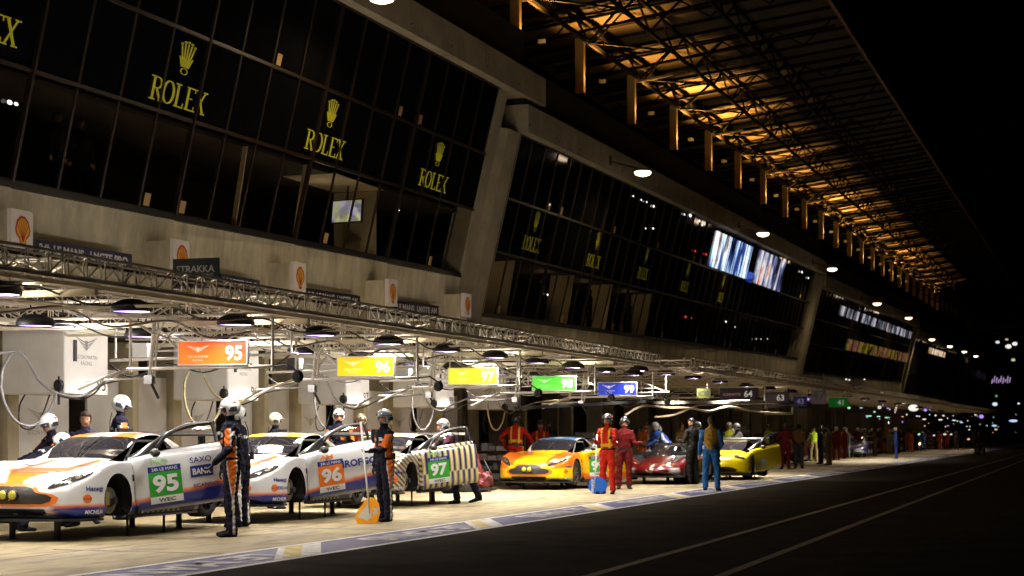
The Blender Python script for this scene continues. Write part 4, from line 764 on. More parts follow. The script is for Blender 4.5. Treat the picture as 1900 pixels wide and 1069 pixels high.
# front: looking along +x, "right" on the picture is -y ; side (lane side): looking along +y, right on the picture is +x
FU, FW, FD = (0, -1, 0), (0, 0, 1), (1, 0, 0); SU, SW_, SD = (1, 0, 0), (0, 0, 1), (0, 1, 0); TU, TW_, TD = (0, -1, 0), (1, 0, 0), (0, 0, -1)
def colmat(n, c, **k): return mat('decal_' + n, c, k.pop('rough', .4), **k)
GRN = colmat('green', (.03, .35, .03)); DBL = colmat('blue', (.02, .03, .22)); DWH = colmat('white', (.8, .8, .8)); DBK = colmat('black', (.01, .01, .012)); DOR = colmat('orange', (.85, .2, .02)); DGY = colmat('grey', (.3, .3, .32)); DRD = colmat('red', (.6, .02, .02)); DLG = colmat('lightgreen', (.35, .7, .25)); DYE = colmat('yellow', (.85, .6, .02))
GRM = mat('grille_mesh', (.02, .017, .012), .5); HLG = mat('headlamp_glass', (.05, .045, .04), .08, 0, coat=1, spec=.8); HLR = mat('headlamp_reflector', (.8, .75, .6), .15, .9); YLAMP = mat('yellow_lamp', (.5, .42, .05), .15, 0, coat=1)
GRP = [(-.56, .40), (-.54, .345), (-.44, .31), (.44, .31), (.54, .345), (.56, .40), (.50, .435), (.36, .465), (.30, .525), (.2, .545), (-.2, .545), (-.30, .525), (-.36, .465), (-.50, .435)]
def scale_poly(P, k, c): return [(c[0] + (x - c[0]) * k, c[1] + (y - c[1]) * (1 + (k - 1) * 2.2)) for x, y in P]
def aston(name, label, loc, L_col, num, ncol, door, lift, wheels, accent, lamps=2, rot=0, tint=DBL, door_text=None, dens=1.15, group='sports cars being serviced', shoulder=None, hood=None, rimc=(.02, .02, .02)):
    c = make_car(name, label, loc, GT, L_col, door, dens, wheels=wheels, lift=lift, rot=rot, group=group, rimc=rimc); D, Tx, R_ = c['decal'], c['text'], c['root']
    if accent: D('grille_border', scale_poly(GRP, 1.13, (0, .42)), [tuple(range(14))], (-1, 0, 0), FU, FW, FD, accent, sub=4, off=.004)
    gr = D('grille', GRP, [tuple(range(14))], (-1, 0, 0), FU, FW, FD, GRM, sub=4, off=.009)
    for y in ([-.075, .075] if lamps == 2 else []):
        b = MB(); h = V((-.165, y, .43 + lift)); b.lathe(h, (-1, 0, 0), [(-.03, .07), (.01, .07), (.012, .064)], DSTEEL, 20); b.ell(h - V((.01, 0, 0)), (.03, .062, .062), YLAMP, 16, 10); b.build('driving_lamp', R_, True)
    D('lower_intake', [(-.44, .155), (.44, .155), (.47, .19), (.47, .245), (-.47, .245), (-.47, .19)], [tuple(range(6))], (-1, 0, 0), FU, FW, FD, DBK, sub=4, off=.009)
    for sd in (-1, 1):
        pts = []
        for i in range(28):
            a = 2 * pi * i / 28; pts.append((.3 * cos(a), .062 * sin(a) * (1 + .3 * cos(a))))
        d_ = V((.78, -sd * .38, -.42)); O_ = V((.2, sd * .71, .635)) - d_ * .9; U_ = V((.5, sd * .72, .44)).normalized(); W_ = V((-.2, -sd * .1, 1))
        o = D('headlight', pts, [tuple(range(28))], O_, U_, W_, d_, HLG, sub=4, off=.008)
        D('rim', [(x * 1.06, y * 1.22) for x, y in pts], [tuple(range(28))], O_, U_, W_, d_, DBK, sub=4, off=.005, parent=o)
        for dx_, r_ in ((.12, .04), (-.03, .035)): D('reflector', ellp(r_ * 1.3, r_), [tuple(range(24))], O_ + U_ * dx_, U_, W_, d_, HLR, sub=1, off=.013, parent=o)
    b = MB(); h = c['hinge'] or V((0, 0, 0))
    ch = MB(); 
    for i in range(15):
        for j in range(2):
            if (i + j) % 2 == 0: y_ = -1.003; ch.add([(1.5 + i * .07, y_, .135 + j * .035 + lift), (1.56 + i * .07, y_, .135 + j * .035 + lift), (1.575 + i * .07, y_ + .003, .168 + j * .035 + lift), (1.515 + i * .07, y_ + .003, .168 + j * .035 + lift)], [(0, 1, 2, 3)], ALU)
    ch.box((1.42, -1.0, .13 + lift), (3.0, -.93, .215 + lift), CARB)
    ch.build('sill_pattern', R_)
    for (x_, z_, w_, h_) in ((1.34, .5, .006, .5),): D('panel_gap', [(0, -.22), (.012, -.22), (.012, .24), (0, .24)], [(0, 1, 2, 3)], (1.395, -3, .5), SU, SW_, SD, DBK, sub=3, off=.003)
    for sy in (-.42, .42): D('hood_vent', [(-.11, 0), (.11, .03), (.11, .09), (-.11, .07)], [(0, 1, 2, 3)], (.95, sy, 3), TU, TW_, TD, DBK, sub=2, off=.004)
    for sy in (-.5, .5): D('hood_pin', ellp(.02, .02, 10), [tuple(range(10))], (.45, sy * .7, 3), TU, TW_, TD, DBK, sub=0, off=.005)
    wp = MB(); wp.tube([(1.5, .05, .93 + lift), (1.75, -.02, 1.09 + lift), (2.0, -.06, 1.2 + lift)], .008, BLACK, 5); wp.tube([(1.48, .05, .9 + lift), (1.8, .1, 1.12 + lift)], .01, BLACK, 5); wp.build('wiper', R_)
    D('fender_vent', [(0, 0), (.22, .02), (.2, .1), (-.01, .09)], [(0, 1, 2, 3)], (1.34, -2, .58), SU, SW_, SD, DBK, sub=2)
    D('sponsor_lettering', *text_mesh('Hanergy', .01)[:2], (-.9, -.62, .455), (.28, -.34, 0), (0, 0, .36), (.9, .75, 0), tint, off=.01) if False else None
    Tx('sponsor_lettering', 'Hanergy', (.42, -3, .50), SU, SW_, SD, .075, tint, bold=.03)
    D('sponsor_emblem', ellp(.055, .06), [tuple(range(24))], (.30, -3, .375), SU, SW_, SD, DOR, sub=1); Tx('sponsor_lettering', 'Gulf', (.30, -3, .375), SU, SW_, SD, .035, tint, off=.014, width=.1)
    Tx('sponsor_lettering', 'MICHELIN', (.40, -3, .20), SU, SW_, SD, .055, DWH, bold=.02, off=.012, width=.26)
    if shoulder: Tx('sponsor_lettering', shoulder, (.5, -3, .375), SU, SW_, SD, .05, tint, off=.012, bold=.02)
    if hood: Tx('hood_lettering', hood, (.35, .0, 3), TU, TW_, TD, .07, tint, width=.55, bold=.02)
    # number plate on the door
    def dd(n_, pts, O, m, off=.008, sub=3):
        return D(n_, pts, [tuple(range(len(pts)))], O, SU, SW_, SD, m, parent=c['door'] or R_, back=c['hinge'] if c['door'] else V((0, 0, 0)), off=off, sub=sub)
    def dt(n_, s, O, h_, m, width=None, bold=.02, off=.016): return Tx(n_, s, O, SU, SW_, SD, h_, m, parent=c['door'] or R_, back=c['hinge'] if c['door'] else V((0, 0, 0)), width=width, bold=bold, off=off)
    x0 = 1.86 if c['door'] else 1.8
    dd('number_plate', rect(.46, .34), (x0, -3, .49), ncol[0]); dd('plate_strip', rect(.46, .08), (x0, -3, .70), DBL); dt('plate_lettering', '24h LE MANS', (x0, -3, .70), .045, DWH, .36, .0)
    dt('number', num, (x0, -3, .495), .25, ncol[1], .36, .04); dd('plate_strip', rect(.46, .1), (x0, -3, .27), DWH); dt('plate_lettering', 'WEC', (x0, -3, .27), .055, DBK, .24, .02)
    dt('class_lettering', ncol[3], (x0 - .06, -3, .80), .07, ncol[2], .24, .02)
    if door_text == 'SAXO':
        dd('sponsor_panel', rect(.32, .16), (2.38, -3, .60), DBL); dt('sponsor_lettering', 'BANK', (2.38, -3, .60), .09, DWH, .26, .03); dt('sponsor_lettering', 'SAXO', (2.38, -3, .76), .08, DBL, .3, .01)
        dt('sponsor_lettering', 'SCANVO', (2.42, -3, .40), .05, DBL, .36, .02)
    elif door_text: dt('sponsor_lettering', door_text, (2.38, -3, .64), .12, DBL if num == '96' else DRD, .62, .04)
    return c
def C3(n, c): return np.tile(np.array(c, float), (n, 1))
def lv_white(acc, roof):
    A = np.array(acc); RR = np.array(roof); W_ = np.array((.78, .79, .8)); B_ = np.array((.015, .03, .25))
    def f(x, y, z, u):
        c = C3(len(x), W_); ay = np.abs(y)
        front = x < 1.0
        hood_ = (u > 6.5) & (x < 1.5)
        c[hood_ & (ay < .14 + .25 * np.clip((x - .0) / .5, 0, 1)) & (x < .38) & (x > -.2) & (ay > -.1)] = A
        c[hood_ & (x > .5) & (x < .72) & (ay < .5)] = A; c[hood_ & (x > .42) & (x < .5) & (ay < .4)] = A
        c[hood_ & (x > .72) & (x < 1.48) & (ay > .3 + .0 * x) & (ay < .42)] = A
        lowf = z < .285 + .0 * x
        m = front & (ay > .52) & (z < .30); c[m] = A; m = front & (ay > .56) & (z < .268); c[m] = B_
        m = (x > 1.3) & (z < .30 + .10 * (x - 1.3)); c[m] = A; m = (x > 1.3) & (z < .25 + .10 * (x - 1.3)); c[m] = B_
        c[(x > 1.3) & (x < 3.2) & (z < .15)] = (.45, .47, .5)
        roof_ = (u > 8.0) & (x > 2.06) & (x < 2.42); c[roof_ & (ay > .2)] = RR; c[(u > 8.) & (x > 2.4) & (x < 2.9) & (ay > .42)] = RR
        c[(z < .12)] = (.02, .02, .02); return c
    return f
def lv_dazzle(x, y, z, u):
    n = len(x); c = C3(n, (.6, .5, .34)); K = np.array((.02, .012, .02)); a = np.where(x < 1.5, (z * 1.0 + x * .5 + .25 * np.sin(y * 4)) * 60, (x * 1.0) * 52)
    st_ = np.sin(a) > 0; c[st_] = K
    d = (x > 1.5) & (u < 6.3); ph = np.mod(x * 8.2 + np.where(z < .42, .5, 0), 1.0); c[d] = (.85, .7, .22); c[d & (ph < .42)] = (.012, .008, .04); c[d & (ph > .8)] = (.7, .7, .75); c[d & (ph > .93)] = (.1, .08, .5)
    f_ = (u > 6.5) & (x < 1.5); c[f_ & (np.mod(x * 5 + np.abs(y) * 3, 1) < .5)] = (.7, .45, .1)
    c[(u > 8) & (x > 2.05) & (x < 2.4)] = (.75, .6, .2); c[z < .12] = (.02, .02, .02); return c
def lv_orange(x, y, z, u):
    n = len(x); ay = np.abs(y); Yl = (1, .6, .004); Or = (.88, .17, .008); c = C3(n, Yl)
    fen = (x < 1.5) & (ay > .58 - .1 * x) & (z > .44 + .1 * x); c[fen] = Or; c[(x < 1.5) & (u > 6.0) & (ay > .40) & (ay < .62)] = Or
    c[(u > 6.8) & (x < 1.5) & (ay < .42)] = (1, .66, .006)
    c[(u > 6.8) & (x > 1.0) & (x < 1.5) & (ay > .3 + .25 * (x - 1)) & (ay < .38 + .3 * (x - 1))] = Or
    c[(x > 1.35) & (z < .3)] = Or; c[(x > 1.3) & (x < 2.6) & (u > 1.5) & (u < 6) & (z > .3)] = Yl
    c[(u > 7.8) & (x > 2.03)] = (.08, .22, .5); c[(u > 8) & (x > 2.2) & (ay < .1)] = (.7, .75, .8); c[(u > 7.4) & (u < 8.3) & (x > 1.5)] = (.75, .78, .8); c[(x < .6) & (z < .20) & (ay > .5)] = (.03, .03, .03); c[z < .12] = (.02, .02, .02); return c
LFT = .19
aston('racing_car', 'white racing car number 95 with orange nose stripes and its door open', (19.45, 13.4, 0), lv_white((.88, .23, .02), (.88, .2, .02)), '95', (GRN, DWH, DLG, 'PRO'), dict(x=(1.42, 2.72), open=47, lift=11), LFT, (False, True, True, True), DOR, door_text='SAXO', hood='RACING')
aston('racing_car', 'white racing car number 96 with yellow roof stripe, raised on jacks with door open', (24.45, 13.15, 0), lv_white((.88, .23, .02), (.9, .55, .02)), '96', (DOR, DWH, DOR, 'AM'), dict(x=(1.42, 2.72), open=42, lift=11), LFT, (False, True, True, True), DOR, door_text='IROFGO', shoulder='DELANEY')
aston('racing_car', 'dazzle striped racing car number 97 with its patterned door open', (30.2, 13.45, 0), lv_dazzle, '97', (GRN, DWH, DLG, 'PRO'), dict(x=(1.42, 2.72), open=44, lift=9), LFT, (False, True, True, True), None, dens=1.75)
aston('racing_car', 'yellow and orange racing car number 99 with two yellow lamps in its grille', (42.1, 13.62, 0), lv_orange, '99', (GRN, DWH, GRN, 'PRO'), dict(x=(1.42, 2.72), open=66, lift=6), .1, (True,) * 4, DOR, door_text='nergy', dens=1.0, tint=DBL, rimc=(.12, .11, .1), rot=radians(-3))
def lv_red(x, y, z, u):
    c = C3(len(x), (.12, .003, .004)); ay = np.abs(y); c[(u > 6.8) & (x > .95)] = (.02, .015, .015); c[(z < .16)] = (.02, .02, .02); c[(ay > .5) & (ay < .75) & (x < .35) & (z < .35)] = (.55, .5, .45); c[(x > 2.5) & (u < 6) & (np.mod(x * 2.2, 1) < .3)] = (.55, .5, .48); return c
cr = make_car('racing_car', 'low dark red prototype racing car with pale emblem on its nose', (47.9, 11.8, 0), PROTO, lv_red, None, .9, arch=(.85, 3.7), R=.37, lift=.12, ws=(1.05, 1.95), sw=(1.5, 2.3), rw=(9, 9.5), proto=True, nosek=.2, group='sports cars being serviced')
for i in range(9):
    a = random.Random(i).uniform(0, 6.3); rr_ = random.Random(i + 50).uniform(.02, .13); cr['decal']('emblem', [(-.05, -.012), (.05, -.018), (.06, .012), (-.04, .02)], [(0, 1, 2, 3)], (-1, -.02 + rr_ * cos(a), .30 + rr_ * sin(a)), (0, cos(a + 1), sin(a + 1)), (0, -sin(a + 1), cos(a + 1)), FD, colmat('pale', (.6, .5, .48)), sub=1)
def lv_vette(x, y, z, u):
    c = C3(len(x), (.92, .7, .004)); ay = np.abs(y); c[(u > 7.9) & (x > 2.1) & (x < 3)] = (.02, .02, .02); c[(z < .17) & (x < .8)] = (.35, .35, .33); c[z < .12] = (.02, .02, .02); return c
cv = make_car('racing_car', 'bright yellow racing car with black nose intake and wide open door', (53.2, 11.05, 0), COUPE, lv_vette, dict(x=(1.4, 2.45), open=44, lift=15), .9, lift=.06, group='sports cars being serviced')
cv['decal']('nose_intake', [(-.6, .2), (.6, .2), (.66, .28), (.45, .36), (-.45, .36), (-.66, .28)], [tuple(range(6))], (-1, 0, 0), FU, FW, FD, DBK, sub=4, off=.01)
cv['decal']('hood_emblem', ellp(.12, .1), [tuple(range(24))], (.42, -.55, 3), TU, TW_, TD, DBK, sub=1); cv['text']('number', '73', (1.95, -3, .5), SU, SW_, SD, .2, DBK, parent=cv['door'], back=cv['hinge'], bold=.03) if False else None
for sd in (-1, 1): cv['decal']('headlight', [(-.2, -.05), (.18, -.06), (.22, .04), (-.1, .05)], [(0, 1, 2, 3)], (.3, sd * .72, 3), (0, -sd, 0), TW_, TD, HLG, sub=2)
cv['decal']('door_panel', rect(.16, .2), [(0, 1, 2, 3)], (1.75, -3, .45), SU, SW_, SD, colmat('mint', (.4, .6, .5)), sub=2, parent=cv['door'], back=cv['hinge'])
def lv_far(base, c2, seed):
    rs = np.random.RandomState(seed); ph = rs.rand(6) * 6
    def f(x, y, z, u):
        c = C3(len(x), base); s_ = np.sin(x * 3 + ph[0] + np.abs(y) * 5) + np.sin(z * 8 + ph[1]) ; c[s_ > .7] = c2; c[(u > 8) & (x > 2.1) & (x < 2.6)] = c2; c[z < .12] = (.02, .02, .02); return c
    return f
HLON = mat('headlight_on', (1, .9, .6), .3, em=(1, .8, .45), es=6)
for (px_, yy, T_, base, c2, lab, on) in ((1587, 849, COUPE, (.03, .03, .07), (.55, .55, .58), 'dark far racing car with white and grey nose stripes', 0), (1640, 841, PROTO, (.6, .6, .65), (.05, .06, .3), 'white far prototype beside the man in navy', 0), (1700, 836, COUPE, (.25, .25, .28), (.5, .5, .5), 'far grey car with both headlights glowing yellow', 1),
                                         (1452, 862, PROTO, (.08, .01, .01), (.3, .03, .03), 'shadowed dark red car in front of the dim crew', 0), (1612, 840, COUPE, (.12, .01, .01), (.4, .35, .3), 'far maroon coupe half behind the white prototype', 0), (1668, 837, PROTO, (.05, .05, .05), (.5, .2, .05), 'far black prototype with orange marks', 0), (1732, 833, COUPE, (.1, .02, .02), (.5, .4, .4), 'far dark red car with pale stripes before the crowd', 0), (1760, 829, PROTO, (.1, .12, .3), (.5, .5, .5), 'farthest low blue and white car in the crowd', 0)):
    g = gnd(px_, yy); q = make_car('racing_car', lab, (g.x, g.y + .3, 0), T_, lv_far(base, c2, int(px_)), None, .42, arch=(.95, 3.52) if T_ is COUPE else (.85, 3.7), lift=.1, proto=T_ is PROTO, ws=(1.5, 2.06) if T_ is COUPE else (1.05, 1.95), group='far cars on the apron', nosek=.13 if T_ is COUPE else .2)
    if on:
        for sd in (-1, 1): b = MB(); b.ell((-.02, sd * .68, .62), (.06, .14, .09), HLON, 12, 8); b.build('headlight', q['root'], True)
# ================================================================ people
CLOTH = attr_mat('clothing', .75, noise=.5)
HWH = mat('helmet_shell', (.75, .77, .78), .18, 0, coat=.8); HSV = mat('helmet_silver', (.45, .5, .54), .2, .3, coat=.8); HBK = mat('helmet_black', (.03, .03, .035), .25, 0, coat=.6); HGD = mat('helmet_cream', (.55, .48, .35), .3, 0, coat=.4); GOG = mat('goggles', (.03, .03, .03), .1, 0, coat=1); HAIR = mat('hair', (.03, .018, .01), .8); VIS = mat('visor_blue', (.05, .06, .12), .1, 0, coat=1)
SKIN = (.42, .22, .14)
class Fig:
    def __init__(s): s.v = []; s.f = []; s.caps = []
    def loft(s, pts, rad, lab, side=None, n=14, reg=True):
        pts = [V(p) for p in pts]; k = len(s.v); m = len(pts)
        for j, p in enumerate(pts):
            d = (pts[min(j + 1, m - 1)] - pts[max(j - 1, 0)]).normalized(); a = V(side) if side is not None else d.cross(V((.13, .02, 1)))
            a = (a - d * a.dot(d)); 
            if a.length < .05: a = d.cross(V((1, 0, 0)))
            a.normalize(); b = d.cross(a); r = rad[j]; ra, rb_ = r if isinstance(r, tuple) else (r, r)
            for t in range(n): s.v.append(p + a * (cos(2*pi*t/n) * ra) + b * (sin(2*pi*t/n) * rb_))
        for j in range(m - 1):
            for t in range(n): s.f.append((k + j*n + t, k + j*n + (t+1) % n, k + (j+1)*n + (t+1) % n, k + (j+1)*n + t))
        s.f.append(tuple(k + t for t in range(n))[::-1]); s.f.append(tuple(k + (m-1)*n + t for t in range(n)))
        if reg:
            for j in range(m - 1):
                f = lambda r: (sum(r) / 2 if isinstance(r, tuple) else r); s.caps.append((pts[j], pts[j + 1], f(rad[j]), f(rad[j + 1]), lab))
    def ell(s, c, r, lab, n=14, k=9):
        c = V(c); P = []; R = []
        for j in range(k + 1): a = pi * j / k; P.append(c + V((0, 0, -r[2] * cos(a)))); R.append((max(.002, r[1] * sin(a)), max(.002, r[0] * sin(a))))
        s.loft(P, R, lab, side=(0, 1, 0), n=n, reg=False); s.caps.append((c - V((0, 0, r[2] * .5)), c + V((0, 0, r[2] * .5)), (r[0] + r[1]) / 2, (r[0] + r[1]) / 2, lab))
def D3(v): return V(v).normalized()
_pm = {}
def person_mesh(key, pose, pal, voxel, fingers=True):
    if key in _pm: return _pm[key]
    g = Fig(); lean = radians(pose.get('lean', 3)); T = V((sin(lean), 0, cos(lean))); Y = V((0, 1, 0))
    legs = pose.get('legs', (((.04, .06, -1), (-.06, .02, -1)), ((.0, -.06, -1), (-.05, -.02, -1))))
    Lt, Ls = .44, .43; lows = []; js = []
    for sg, (th, sh) in zip((1, -1), legs):
        hip = V((0, sg * .095, -.02)); kn = hip + D3(th) * Lt; an = kn + D3(sh) * Ls; js.append((hip, kn, an)); lows.append(an.z)
    pz = -min(lows) + .085; P = V((0, 0, pz)); J = {'pelvis': P}
    yaw_f = pose.get('feet', (12, -12))
    for i, (sg, (hip, kn, an)) in enumerate(zip((1, -1), js)):
        hip, kn, an = hip + P, kn + P, an + P
        g.loft([hip + V((0, 0, .05)), hip - V((0, 0, .06)), hip.lerp(kn, .5), kn, kn.lerp(an, .25), kn.lerp(an, .6), an], [.118, .118, .1, .076, .08, .07, .072], 3 if True else 0)
        for q in range(len(g.caps) - 3, len(g.caps)): g.caps[q] = g.caps[q][:4] + (4,)
        fa = radians(yaw_f[i]); fd = V((cos(fa), sin(fa), 0)); tilt = max(0, an.z - .085)
        toe = an + fd * .17 - V((0, 0, .055 + min(tilt, .12))); heel = an - fd * .055 - V((0, 0, .04))
        g.loft([an + V((0, 0, .05)), an - V((0, 0, .0)), an - V((0, 0, .04))], [.056, .058, .05], 5)
        g.loft([heel - fd * .01, heel + fd * .05, an + fd * .07 - V((0, 0, .045 + tilt * .4)), toe, toe + fd * .035], [(.035, .036), (.042, .045), (.044, .042), (.045, .03), (.03, .02)], 5, side=fd.cross(V((0, 0, 1))))
    hipc = P; neck = P + T * .53
    g.loft([P - T * .07, P, P + T * .10, P + T * .22, P + T * .34, P + T * .44, P + T * .50, P + T * .53, P + T * .56], [(.14, .11), (.182, .132), (.178, .128), (.172, .126), (.192, .136), (.208, .128), (.185, .105), (.12, .082), (.07, .066)], 0, side=(0, 1, 0), n=20)
    hd = radians(pose.get('nod', 0)) ; hy = radians(pose.get('turn', 0)); Hf = V((cos(hd) * cos(hy), cos(hd) * sin(hy), -sin(hd))); 
    nt_ = neck + T * .02; hc = neck + D3(T + V((0, 0, .6))) * .17
    g.loft([nt_ - T * .02, nt_.lerp(hc, .5), hc], [(.07, .07), (.064, .064), (.055, .055)], 8)
    M = Matrix.Rotation(hy, 3, 'Z') @ Matrix.Rotation(hd, 3, 'Y'); H = lambda x, y, z: hc + M @ V((x, y, z))
    g.loft([H(.01, 0, -.115), H(.012, 0, -.09), H(.01, 0, -.03), H(.0, 0, .03), H(-.005, 0, .075), H(-.01, 0, .11), H(-.01, 0, .122)], [(.03, .04), (.052, .07), (.068, .088), (.073, .093), (.066, .086), (.042, .058), (.01, .012)], 7, side=tuple(M @ Y), n=18)
    g.loft([H(.085, 0, .018), H(.1, 0, -.018), H(.104, 0, -.03), H(.08, 0, -.036)], [.008, .012, .014, .008], 7, n=8)
    g.loft([H(.07, -.022, -.062), H(.092, 0, -.06), H(.07, .022, -.062)], [.007, .011, .007], 9, n=6)
    for e in (-1, 1): g.loft([H(.0, e * .07, -.03), H(-.004, e * .079, .0), H(-.01, e * .072, .03)], [.01, .014, .008], 7, n=6); g.loft([H(.075, e * .045, .012), H(.083, e * .03, .014), H(.075, e * .015, .012)], [.005, .009, .005], 9, n=6)
    arms = pose.get('arms', (((-.05, .25, -1), (.15, .1, -1)), ((-.05, -.25, -1), (.15, -.1, -1))))
    for sg, (u, f) in zip((1, -1), arms):
        sh = P + T * .46 + Y * sg * .18; el = sh + D3(u) * .30; wr = el + D3(f) * .265
        g.loft([P + T * .44 + Y * sg * .09, sh, sh.lerp(el, .5), el, el.lerp(wr, .35), wr], [.08, .078, .066, .056, .054, .04], 1)
        for q in range(len(g.caps) - 2, len(g.caps)): g.caps[q] = g.caps[q][:4] + (2,)
        fd = D3(f); pn = D3(fd.cross(V((0, sg, 0.2))) if abs(fd.y) < .9 else fd.cross(V((0, 0, 1)))); sd_ = D3(fd.cross(pn)); hl = pose.get('curl', .5)
        g.loft([wr - fd * .02, wr + fd * .03, wr + fd * .085], [(.03, .026), (.042, .02), (.043, .017)], 6, side=sd_)
        for i in range(4):
            b0 = wr + fd * .085 + sd_ * (.033 - .022 * i); Lf = (.034, .04, .037, .028)[i]; b1 = b0 + (fd + pn * hl * .6).normalized() * Lf; b2 = b1 + (fd * .6 + pn * hl * 1.3).normalized() * Lf * .8; b3 = b2 + (fd * .1 + pn * hl * 1.6 - fd * .2).normalized() * Lf * .6
            g.loft([b0 - fd * .02, b0, b1, b2, b3], [.0105, .0105, .0095, .009, .007], 6, n=7)
        t0 = wr + fd * .025 + sd_ * .036; g.loft([t0 - sd_ * .01, t0 + sd_ * .022 + fd * .022, t0 + sd_ * .026 + fd * .05 + pn * .018], [.013, .011, .008], 6, n=7)
    me = bpy.data.meshes.new('body'); me.from_pydata([tuple(v) for v in g.v], [], g.f); bm = bmesh.new(); bm.from_mesh(me); bmesh.ops.recalc_face_normals(bm, faces=bm.faces); bm.to_mesh(me); bm.free()
    o = bpy.data.objects.new('tmp', me); COL.objects.link(o); r = o.modifiers.new('r', 'REMESH'); r.mode = 'VOXEL'; r.voxel_size = voxel; r.use_smooth_shade = True
    sm = o.modifiers.new('s', 'SMOOTH'); sm.factor = .5; sm.iterations = 2 if voxel < .015 else 1
    nm = bpy.data.meshes.new_from_object(o.evaluated_get(bpy.context.evaluated_depsgraph_get())); bpy.data.objects.remove(o)
    n = len(nm.vertices); co = np.empty(n * 3); nm.vertices.foreach_get('co', co); co = co.reshape(n, 3); best = np.full(n, 9.); lab = np.zeros(n, int)
    for a, b, ra, rb_, l in g.caps:
        a, b = np.array(a), np.array(b); ab = b - a; t = np.clip(((co - a) @ ab) / max(1e-9, ab @ ab), 0, 1); d = np.linalg.norm(co - (a + t[:, None] * ab), axis=1) - (ra + (rb_ - ra) * t)
        m = d < best; best[m] = d[m]; lab[m] = l
    t_ax = (co - np.array(P)) @ np.array(T); xs = (co - np.array(P)) @ np.array((cos(lean), 0, -sin(lean)))
    if True:                                           # cloth wrinkles pressed into the suit
        nr_ = np.empty(n * 3); nm.vertices.foreach_get('normal', nr_); nr_ = nr_.reshape(n, 3); wv = np.sin(co[:, 2] * 70 + np.sin(co[:, 0] * 31) * 2 + co[:, 1] * 25) * np.sin(co[:, 2] * 23 + co[:, 1] * 40) * (.008 if voxel < .015 else .005)
        m = lab < 5; co[m] += nr_[m] * wv[m][:, None]; nm.vertices.foreach_set('co', co.ravel())
    col = pal(lab, co, t_ax, xs); at = nm.color_attributes.new('Col', 'FLOAT_COLOR', 'POINT'); at.data.foreach_set('color', np.concatenate([col, np.ones((n, 1))], 1).ravel().astype(np.float32))
    nm.materials.clear(); nm.materials.append(CLOTH); nm.polygons.foreach_set('use_smooth', [True] * len(nm.polygons))
    _pm[key] = (nm, hc, M); return _pm[key]
def pal_(suit, stripe=None, trim=None, legs=None, boots=(.012, .012, .014), glove=(.02, .02, .022), neck=(.01, .01, .012), vest=None, belt=(.01, .01, .01), arm=None, strap=None, face=SKIN):
    def f(lab, co, t, x):
        n = len(lab); c = np.tile(np.array(suit, float), (n, 1)); ay = np.abs(co[:, 1]); L_ = legs if legs is not None else suit
        c[(lab == 3) | (lab == 4) | ((lab == 0) & (t < .02))] = L_
        if arm is not None: c[(lab == 1) | (lab == 2)] = arm
        if stripe is not None:
            zz = co[:, 2]; w = np.clip((zz - .5) / .4, 0, 1) * .055
            m = ((lab == 0) | (lab == 3) | (lab == 4)) & (ay > .095) & (zz < 1.34); c[m & (np.abs(x + .0) < w + .016)] = trim; c[m & (np.abs(x + .0) < w)] = stripe
            m = (lab == 0) & (x > .06) & (t > .34) & (t < .40) & (ay > .05) & (ay < .12); c[m] = trim
            m = (lab == 0) & (x > .06) & (t > .26) & (t < .31) & (co[:, 1] > .03) & (ay < .11); c[m] = stripe
            m = (lab == 0) & (x < -.06) & (t > .33) & (t < .375) & (ay < .13) & (np.sin(co[:, 1] * 130) > -.3); c[m] = trim
            m = (lab == 1) & (co[:, 2] > 1.33) & (co[:, 2] < 1.39) & (ay > .2) & (x < -.0); c[m] = (.6, .5, .5)
            m = (lab == 1) & (co[:, 2] > 1.2) & (co[:, 2] < 1.42) & (ay > .2); c[m & (x > .01)] = stripe; c[m & (np.abs(x - .005) < .01)] = trim
        if vest is not None: c[(lab == 0) & (t > .03)] = vest; 
        if strap is not None: c[(lab == 0) & (t > .05) & (np.abs(ay - .1) < .022)] = strap; c[(lab == 0) & (np.abs(t - .14) < .035)] = strap; c[((lab == 3) | (lab == 4)) & (np.abs(x) < .028) & (ay > .12)] = strap
        if belt is not None: c[((lab == 0) | (lab == 3)) & (t > .035) & (t < .075)] = belt
        c[lab == 5] = boots; c[lab == 6] = glove; c[lab == 8] = neck; c[lab == 7] = face; c[lab == 9] = np.array(face) * .45; return c
    return f
NV = (.006, .006, .016); P_NAVY = pal_(NV, (.72, .16, .02), (.6, .6, .6)); P_RED = pal_((.38, .014, .007), strap=(.7, .38, .02)); P_RED2 = pal_((.09, .004, .004), strap=None)
P_BLUE = pal_((.02, .1, .28), vest=(.26, .15, .012), belt=None, glove=SKIN, neck=SKIN, boots=(.02, .02, .02), strap=None); P_NVY2 = pal_((.012, .02, .09)); P_HIV = pal_((.3, .24, .14), vest=(.5, .72, .02), legs=(.34, .26, .13), arm=(.3, .22, .12), glove=SKIN, neck=SKIN, belt=None)
P_KHA = pal_((.3, .27, .17), legs=(.33, .28, .18), glove=SKIN, neck=SKIN, belt=None); P_DRK = pal_((.02, .018, .016), legs=(.015, .014, .013)); P_WB = pal_((.03, .03, .05), (.75, .75, .8), (.75, .75, .8), arm=(.7, .7, .75)); P_ORG = pal_((.5, .13, .03)); P_TAN = pal_((.32, .2, .08), legs=(.08, .08, .08), glove=SKIN, neck=SKIN); P_YLB = pal_((.03, .03, .04), vest=(.5, .6, .03), belt=None); P_BLU2 = pal_((.03, .08, .35), (.6, .6, .7), (.1, .1, .3)); P_GRY = pal_((.3, .3, .3))
STAND = {}; 
